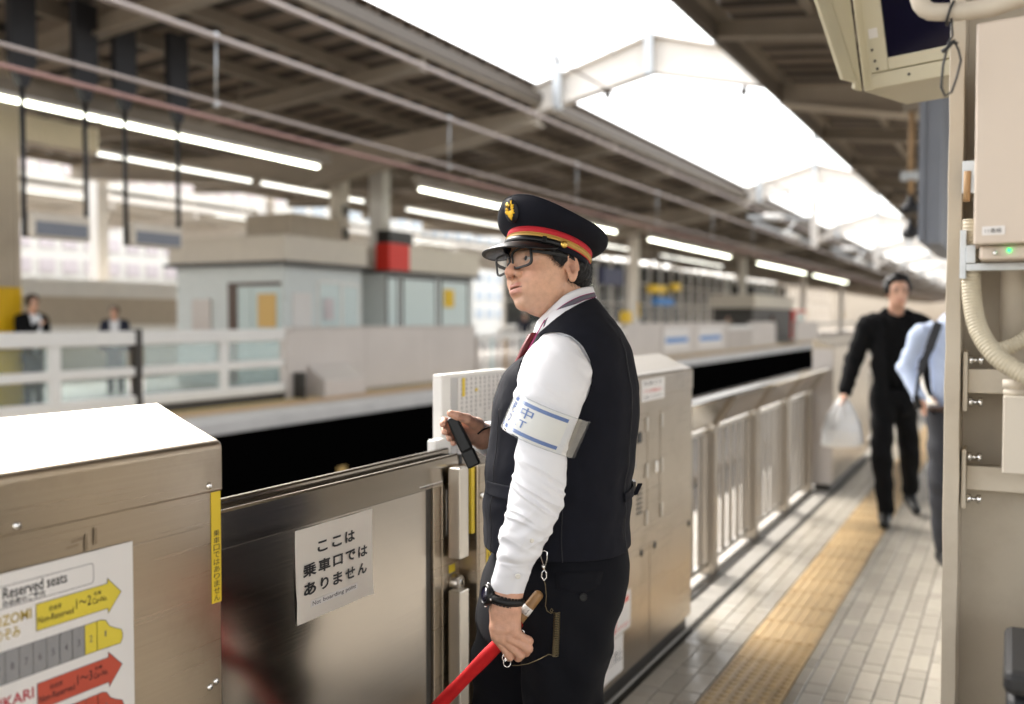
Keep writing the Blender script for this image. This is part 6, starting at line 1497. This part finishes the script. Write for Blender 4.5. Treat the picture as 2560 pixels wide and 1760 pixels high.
for z in (2.2, 3.0, 3.6, 4.2): MB().box(-15.45, -15.40, 20.65, 20.85, z, z + .25).build('junction', 'dark_steel', pp)
# ---- kiosks
def window(t, x, y0, y1, z0, z1, m='kiosk_glass', fr='white_paint'):
    w = MB().box(x, x + .02, y0, y1, z0, z1).build('window', m, t)
    for (a, b, c, d) in ((y0 - .05, y1 + .05, z1, z1 + .05), (y0 - .05, y1 + .05, z0 - .05, z0), (y0 - .05, y0, z0, z1), (y1, y1 + .05, z0, z1)): MB().box(x, x + .035, a, b, c, d).build('frame', fr, w)
k1 = thing('platform_kiosk', 'pale grey-green kiosk with beige fascia and orange poster on its door', 'kiosk', (-16, 18.5, 0))
MB().box(-17.6, -14.36, 17.06, 19.95, 0, 2.72).build('wall', 'kiosk_wall', k1, .01)
MB().box(-17.75, -14.25, 16.95, 20.05, 2.80, 3.38).build('fascia', 'kiosk_fascia', k1, .02)
MB().box(-17.85, -14.18, 16.88, 20.1, 2.72, 2.80).build('eave_strip', 'kiosk_trim', k1)
MB().box(-15.97, -15.70, 17.02, 17.06, .05, 2.32).build('door_post', 'door_brown', k1)
dk = MB().box(-15.69, -15.30, 17.03, 17.06, .05, 2.25).build('door', 'kiosk_glass', k1); MB().box(-15.97, -14.45, 17.01, 17.055, 2.26, 2.34).build('lintel', 'door_brown', dk)
dk = MB().box(-15.26, -14.46, 17.03, 17.06, .05, 2.25).build('door', 'kiosk_glass', k1); MB().box(-15.08, -14.57, 17.0, 17.025, 1.33, 2.08).build('poster', 'poster_orange', dk)
MB().box(-17.06, -16.5, 17.0, 17.055, 1.2, 1.98).build('poster', 'gate_panel', k1)
MB().box(-14.355, -14.33, 17.31, 17.96, 1.3, 2.11).build('poster', 'paper', k1)
window(k1, -14.36, 18.27, 19.06, 1.3, 2.35); window(k1, -14.36, 19.15, 19.78, 1.3, 2.30)
MB().box(-14.33, -14.30, 18.4, 18.75, 1.5, 2.0).build('poster', 'pink_brick', k1)
MB().box(-16.4, -15.0, 18.1, 19.9, 3.40, 4.0).build('roof_unit', 'far_wall', k1, .02)
k2 = thing('platform_kiosk', 'far kiosk with a red and black sign and tall windows', 'kiosk', (-16, 23.4, 0))
MB().box(-17.5, -14.36, 20.98, 25.55, 0, 2.70).build('wall', 'kiosk_wall', k2, .01)
MB().box(-17.6, -14.22, 21.86, 25.72, 2.77, 3.45).build('fascia', 'kiosk_fascia', k2, .02)
MB().box(-17.65, -14.16, 20.9, 25.78, 2.70, 2.77).build('eave_strip', 'kiosk_trim', k2)
MB().box(-14.6, -14.18, 20.9, 21.855, 2.77, 3.46).build('red_sign', 'sign_red', k2); MB().box(-14.6, -14.2, 20.95, 22.05, 3.47, 3.80).build('black_sign', 'sign_black', k2)
for (a, b) in ((21.05, 21.5), (21.78, 23.4), (23.72, 25.2)): window(k2, -14.36, a, b, 1.0, 2.58, 'kiosk_glass', 'kiosk_trim')
MB().box(-14.335, -14.32, 23.85, 24.4, 1.85, 2.35).build('sticker', 'sign_yellow', k2)
# ---- glass rail, left
for j, (a, b, posts, lab) in enumerate(((4.0, 11.0, (5.6, 7.3, 9.55), 'white glazed platform rail at far left'), (11.12, 14.55, (12.95,), 'second white glazed platform rail, left of the steel wall'))):
    t = thing('glazed_rail', lab, 'railing', (-12.3, a, 0), group='glazed rails of the opposite platform')
    MB().box(-12.36, -12.22, a, b, 1.11, 1.33).build('top_rail', 'white_paint', t, .02)
    MB().box(-12.34, -12.24, a, b, .62, .76).build('middle_rail', 'white_paint', t, .015)
    MB().box(-12.36, -12.22, a, b, .14, .31).build('bottom_rail', 'white_paint', t, .02)
    MB().box(-12.34, -12.26, a, b, 0, .138).build('skirting', 'dark_steel', t)
    for y in posts: MB().box(-12.35, -12.23, y - .09, y + .09, .312, 1.108).build('post', 'white_paint', t, .01)
    ys = [a] + list(posts) + [b]
    for y0, y1 in zip(ys[:-1], ys[1:]):
        for z0, z1 in ((.315, .615), (.765, 1.105)): MB().box(-12.30, -12.29, y0 + .1, y1 - .1, z0, z1).build('glass_pane', 'barrier_glass', t)
dv = MB().box(-12.37, -12.21, 11.01, 11.11, 0, 1.36).build('rail_divider', 'dark_steel', None, .005); root(dv); tag(dv, 'dark upright between the two glazed rails', 'post')
ep = thing('rail_end_post', 'grey steel post at the right end of the glazed rails', 'post', (-12.3, 14.65, 0))
MB().box(-12.4, -12.2, 14.57, 14.74, 0, 1.30).build('post', 'gate_panel', ep, .01); MB().box(-12.3, -11.95, 14.76, 14.80, 0, .5).build('side_plate', 'dark_steel', ep)
# ---- steel walls and gates across the tracks
def far_gate(y0, y1, label, posters=()):
    t = thing('far_gate', label, 'gate', (-12.3, y0, 0), group='gate housings of the opposite platform')
    n = max(1, round((y1 - y0) / 2.4)); st = (y1 - y0) / n
    for k in range(n): MB().box(-12.5, -12.28, y0 + st * k + .004, y0 + st * (k + 1) - .004, .03, 1.33).build('panel', 'gate_panel', t, .012)
    MB().box(-12.55, -12.26, y0, y1, 1.332, 1.36).build('cap', 'gate_panel', t)
    for (a, b) in posters: MB().box(-12.28, -12.265, a, b, .25, 1.16).build('poster', 'paper', t); MB().box(-12.264, -12.262, a + .2, b - .2, .55, .75).build('poster_print', 'sign_blue', t)
    return t
far_gate(14.82, 22.0, 'long plain steel wall of the opposite platform, in front of the kiosks')
sb = MB().prism([(-12.28, 0), (-11.85, 0), (-11.85, .32), (-12.28, .62)], 'Y', 15.25, 16.6).build('sloped_box', 'gate_panel', None, .01, fixn=True); root(sb); tag(sb, 'small sloped box at the foot of the far steel wall', 'box')
far_gate(33.0, 37.0, 'far gate housing to the right of the cap', ()); far_gate(37.1, 47.0, 'far gate housing with two white posters', ((37.3, 40.7), (42.1, 46)))
far_gate(52, 58, 'distant far gate housing beyond the posters'); far_gate(64, 72, 'most distant far gate housing')
t = thing('slatted_fence', 'far fence with coloured things behind it, left of the waistcoat', 'fence', (-12.3, 22, 0), group='fences of the opposite platform')
for k in range(28): MB().box(-12.34, -12.28, 22.1 + .39 * k, 22.25 + .39 * k, 0, 1.0).build('slat', ('gate_panel', 'white_paint', 'kiosk_glass', 'gate_panel', 'rust')[k % 5], t)
MB().box(-12.36, -12.26, 22.05, 32.95, 1.0, 1.12).build('top_rail', 'white_paint', t)
t = thing('slatted_fence', 'distant pale fence on the opposite platform', 'fence', (-12.3, 47.1, 0), group='fences of the opposite platform')
for k in range(14): MB().box(-12.34, -12.28, 47.2 + .34 * k, 47.4 + .34 * k, 0, 1.0).build('slat', 'gate_panel', t)
MB().box(-12.36, -12.26, 47.1, 51.9, 1.0, 1.2).build('top_rail', 'white_paint', t)
rl = MB().box(-17.5, -17.3, 33, 150, .9, 1.15).build('long_parapet', 'white_paint'); root(rl); tag(rl, 'long white parapet along the back of the opposite platform', 'parapet')
# ---- hanging displays and their dark hangers
for j, (ya, yb, lab) in enumerate(((8.82, 9.76, 'left hanging display box with grey-blue panel on two dark hangers'), (10.52, 11.50, 'right hanging display box with grey-blue panel on two dark hangers'))):
    t = thing('hanging_display', lab, 'display', (-11.8, (ya + yb) / 2, 2.6), group='hanging displays of the opposite platform')
    MB().box(-11.95, -11.72, ya, yb, 2.62, 2.96).build('case', 'kiosk_fascia', t, .015); MB().box(-11.72, -11.705, ya + .06, yb - .06, 2.66, 2.84).build('panel', 'ribbed_slate', t)
    for y in (ya - .03, yb + .03):
        MB().tube([(-11.84, y, 2.62), (-11.84, y, 4.75)], .035, 8).build('hanger', 'hanger', t)
        MB().prism([(y - .05, 4.62), (y + .05, 4.62), (y + .19, 4.95), (y + .19, 6.0), (y - .19, 6.0), (y - .19, 4.95)], 'X', -11.9, -11.78).build('hanger_plate', 'hanger', t)
# ---- ribbed pillar with yellow foot, ribbed duct
t = thing('ribbed_pillar', 'ribbed pillar with yellow base at the far left edge', 'pillar', (-13.6, 9.5, 0))
def ribs(y0, y1, z0, z1, x, m, nm):
    mb = MB(); n = int((y1 - y0) / .09)
    mb.box(x - .5, x, y0, y1, z0, z1)
    for k in range(n): mb.box(x, x + .07, y0 + (k + .2) * (y1 - y0) / n, y0 + (k + .75) * (y1 - y0) / n, z0, z1)
    mb.build(nm, m, t)
ribs(8.9, 9.93, 2.0, 5.6, -13.5, 'ribbed_cladding', 'cladding'); ribs(8.9, 9.93, .05, 1.995, -13.5, 'sign_yellow', 'base_cladding')
t = thing('ribbed_duct', 'pale ribbed duct under the nearest tube row, upper left', 'duct', (-13.4, 10.6, 4.3))
mb = MB().box(-13.8, -13.4, 9.95, 11.33, 4.22, 4.62)
mb.build('core', 'ribbed_cladding', t)
for k in range(12): MB().box(-13.39, -13.36, 10.0 + .11 * k, 10.06 + .11 * k, 4.22, 4.62).build('rib', 'ribbed_cladding', t)
# ---- back wall and things further away
t = thing('back_wall', 'tan wall with white bands behind the far left rail', 'wall', (-22, 14, 0))
MB().box(-22.2, -22, 6, 24, -.5, 2.1).build('wall', 'far_wall', t); MB().box(-22.25, -21.93, 6, 24, 2.1, 2.55).build('upper_band', 'white_paint', t); MB().box(-21.99, -21.95, 6, 24, 1.12, 1.36).build('lower_band', 'white_paint', t)
for k in range(9): MB().box(-24.5, -24.2, 10 + 4.1 * k, 10.3 + 4.1 * k, 0, 6.0).build('mullion', 'white_paint', t) if 0 else None
for k, y in enumerate((13.2, 20.6, 28.0, 35.4)):
    o = MB().box(-24.6, -24.2, y - .2, y + .2, -1.9, 6.1).build('white_pillar', 'white_paint', None, .02); root(o)
    tag(o, ['white pillar nearest the left edge behind the hanging displays', 'white pillar behind the pale kiosk roof', 'third white pillar behind the kiosks', 'fourth white pillar behind the kiosks'][k], 'pillar', 'white pillars behind the opposite platform')
def building(label, x, y0, y1, z1, wallm, panem, nx, nz, zb=1.0, grp='buildings behind the station'):
    t = thing('building', label, 'building', (x, (y0 + y1) / 2, -1.9), group=grp)
    MB().box(x - 12, x, y0, y1, -1.9, z1).build('wall', wallm, t)
    MB().box(x - 12.2, x + .3, y0 - .2, y1 + .2, z1, z1 + .5).build('roof', 'white_paint', t)
    sy = (y1 - y0) / nx; sz = (z1 - zb) / nz
    for i in range(nx):
        for j in range(nz):
            w = MB().box(x + .02, x + .12, y0 + sy * (i + .18), y0 + sy * (i + .82), zb + sz * (j + .22), zb + sz * (j + .78)).build('window', panem, t)
building('pale low building with pinkish panels behind the hanging displays', -52, 36, 62, 11.5, 'pale_wall', 'pink_brick', 16, 7)
building('pale building with blue panes behind the kiosks', -58, 64, 92, 15.5, 'pale_wall', 'blue_pane', 10, 6)
building('tall pale building with blue panes beyond the kiosks', -70, 100, 150, 22, 'pale_wall', 'blue_pane', 16, 8)
building('grey-blue office block peeking out above the kiosk roof', -48, 64, 76, 9.4, 'blue_pane', 'pale_wall', 5, 3) if 0 else None
t = thing('glazed_screen', 'bright glazed screen wall along the back of the far platform', 'wall', (-24.0, 40, 0))
yy = 46.0
while yy < 150:
    MB().box(-24.05, -23.9, yy - .12, yy + .12, 0, 6.0).build('mullion', 'beam_paint', t)
    if yy < 118:
        for z0, z1 in ((1.2, 2.5), (2.6, 4.0), (4.1, 5.3)): MB().box(-24.0, -23.98, yy + .14, yy + 2.46, z0, z1).build('glass_pane', 'pale_glass' if (int(yy) % 5) == 0 else 'thin_glass', t)
    yy += 2.6
for z in (1.1, 2.55, 4.05, 5.4): MB().box(-24.06, -23.94, 46, 150, z - .05, z + .05).build('transom', 'beam_paint', t)
# ---- signs far along the platform
def hang_sign(label, x, y0, y1, z0, z1, m, rod=True):
    t = thing('hanging_sign', label, 'sign', (x, (y0 + y1) / 2, z0), group='hanging signs of the opposite platform')
    MB().box(x - .15, x + .15, y0, y1, z0, z1).build('panel', m, t, .02)
    for y in (y0 + .2, y1 - .2): MB().tube([(x, y, z1), (x, y, 5.8)], .03, 6).build('rod', 'dark_steel', t)
hang_sign('dark navy hanging departure board right of the cap', -14.5, 36.1, 38.4, 2.88, 3.57, 'sign_navy')
hang_sign('yellow hanging sign, larger of the two right of the cap', -14.5, 42.1, 44.0, 2.7, 3.06, 'sign_yellow'); hang_sign('small yellow hanging sign beside the larger yellow one', -14.5, 45.2, 46.2, 2.86, 3.23, 'sign_yellow')
hang_sign('blue sign below the two yellow hanging signs', -14.5, 42.7, 45.1, 2.15, 2.48, 'sign_blue')
o = MB().box(-12.35, -12.15, 32.6, 33.3, 1.38, 1.80).build('yellow_box', 'sign_yellow', None, .02); root(o); tag(o, 'small yellow box on the far gate beside the waistcoat shoulder', 'box')
k3 = thing('platform_kiosk', 'distant beige kiosk under the far canopy, left of the walking man', 'kiosk', (-15.5, 67, 0))
MB().box(-17, -14.5, 61.6, 73.4, 0, 2.2).build('wall', 'kiosk_trim', k3); MB().box(-17.2, -14.3, 61.4, 73.6, 2.2, 3.05).build('fascia', 'kiosk_fascia', k3, .02); MB().box(-16.5, -15, 64, 70, 3.06, 3.7).build('roof_unit', 'dark_steel', k3)
v_ = thing('vending_machine', 'distant red vending machine on the far platform', 'vending machine', (-14.7, 77, 0)); MB().box(-15.2, -14.5, 74.8, 79.4, 0, 2.2).build('case', 'sign_red', v_, .02); MB().box(-14.49, -14.46, 75.2, 79.0, 1.0, 2.0).build('window', 'kiosk_glass', v_)
o = MB().box(-10.37, -10.33, 13.66, 13.88, -1.2, -1.05).build('orange_marker', 'poster_orange', None, .005); root(o); tag(o, 'small orange marker low on the dark track wall', 'marker')
# ---- hanging things on our side, right
t = thing('hanging_pole', 'rusty pole with two dark lamps hanging under the canopy at right', 'pole', (-1.2, 13.75, 2.8))
MB().tube([(-1.2, 13.75, 3.1), (-1.2, 13.75, 4.3)], .035, 10).build('pole', 'rust', t); MB().box(-1.3, -1.1, 13.65, 13.85, 4.2, 5.6).build('upper_post', 'roof_beam', t)
for z in (3.05, 2.72): MB().lathe((-1.2, 13.75, z), (0, 0, -1), [(.03, -.1), (.05, 0), (.11, .06), (.12, .12), (.06, .16)], 14).build('lamp', 'hanger', t)
MB().box(-1.32, -1.08, 13.66, 13.84, 3.32, 3.42).build('clamp', 'zinc', t)
t = thing('ribbed_banner', 'dark slate ribbed panel hanging beside the column top', 'panel', (-.6, 9.3, 2.1))
MB().box(-.66, -.62, 8.2, 10.5, 2.12, 5.5).build('backing', 'ribbed_slate', t)
for k in range(8): MB().box(-.62, -.50, 8.22 + .29 * k, 8.40 + .29 * k, 2.10, 5.5).build('rib', 'ribbed_slate', t)
MB().box(-.72, -.58, 10.55, 10.8, 2.2, 3.0).build('side_board', 'rust', t)
# ---- the other half of our platform (seen in the steel)
sw = thing('reflected_wall', 'unseen cream wall on the near platform, added for its reflection', 'wall', (5.6, 4, 0))  # out of view, added so the gates and door reflect warm beige
MB().box(5.6, 6.0, -7, 15, 0, 1.5).build('wall', 'cream_paint', sw); MB().box(5.5, 6.1, -7, 15, 1.5, 1.6).build('coping', 'beam_paint', sw)
for k, y in enumerate((-5.0, 20.0, 38.0)):
    if k == 0: continue
    o = MB().box(1.45, 1.75, y - .15, y + .15, 0, 5.6).build('platform_column', 'column_paint', None, .01); root(o); tag(o, ['', 'cream column farther along the near platform', 'distant cream column of the near platform'][k], 'column', 'columns of the near platform')

eh = thing('building', 'dim grey hall closing the far end of the tracks', 'building', (-8, 248, -1.9))
MB().box(-60, 30, 246, 262, -1.9, 9.5).build('wall', 'far_wall', eh); MB().box(-61, 31, 245.5, 262.5, 9.5, 10.2).build('roof', 'roof_beam', eh)
for k in range(14):
    y = 92 + 11 * k
    o = MB().box(1.35, 1.85, y - .2, y + .2, 0, 5.6).build('platform_column', 'column_paint', None, .01); root(o); tag(o, 'small distant cream column in the row toward the vanishing point', 'column', 'distant columns of the near platform')
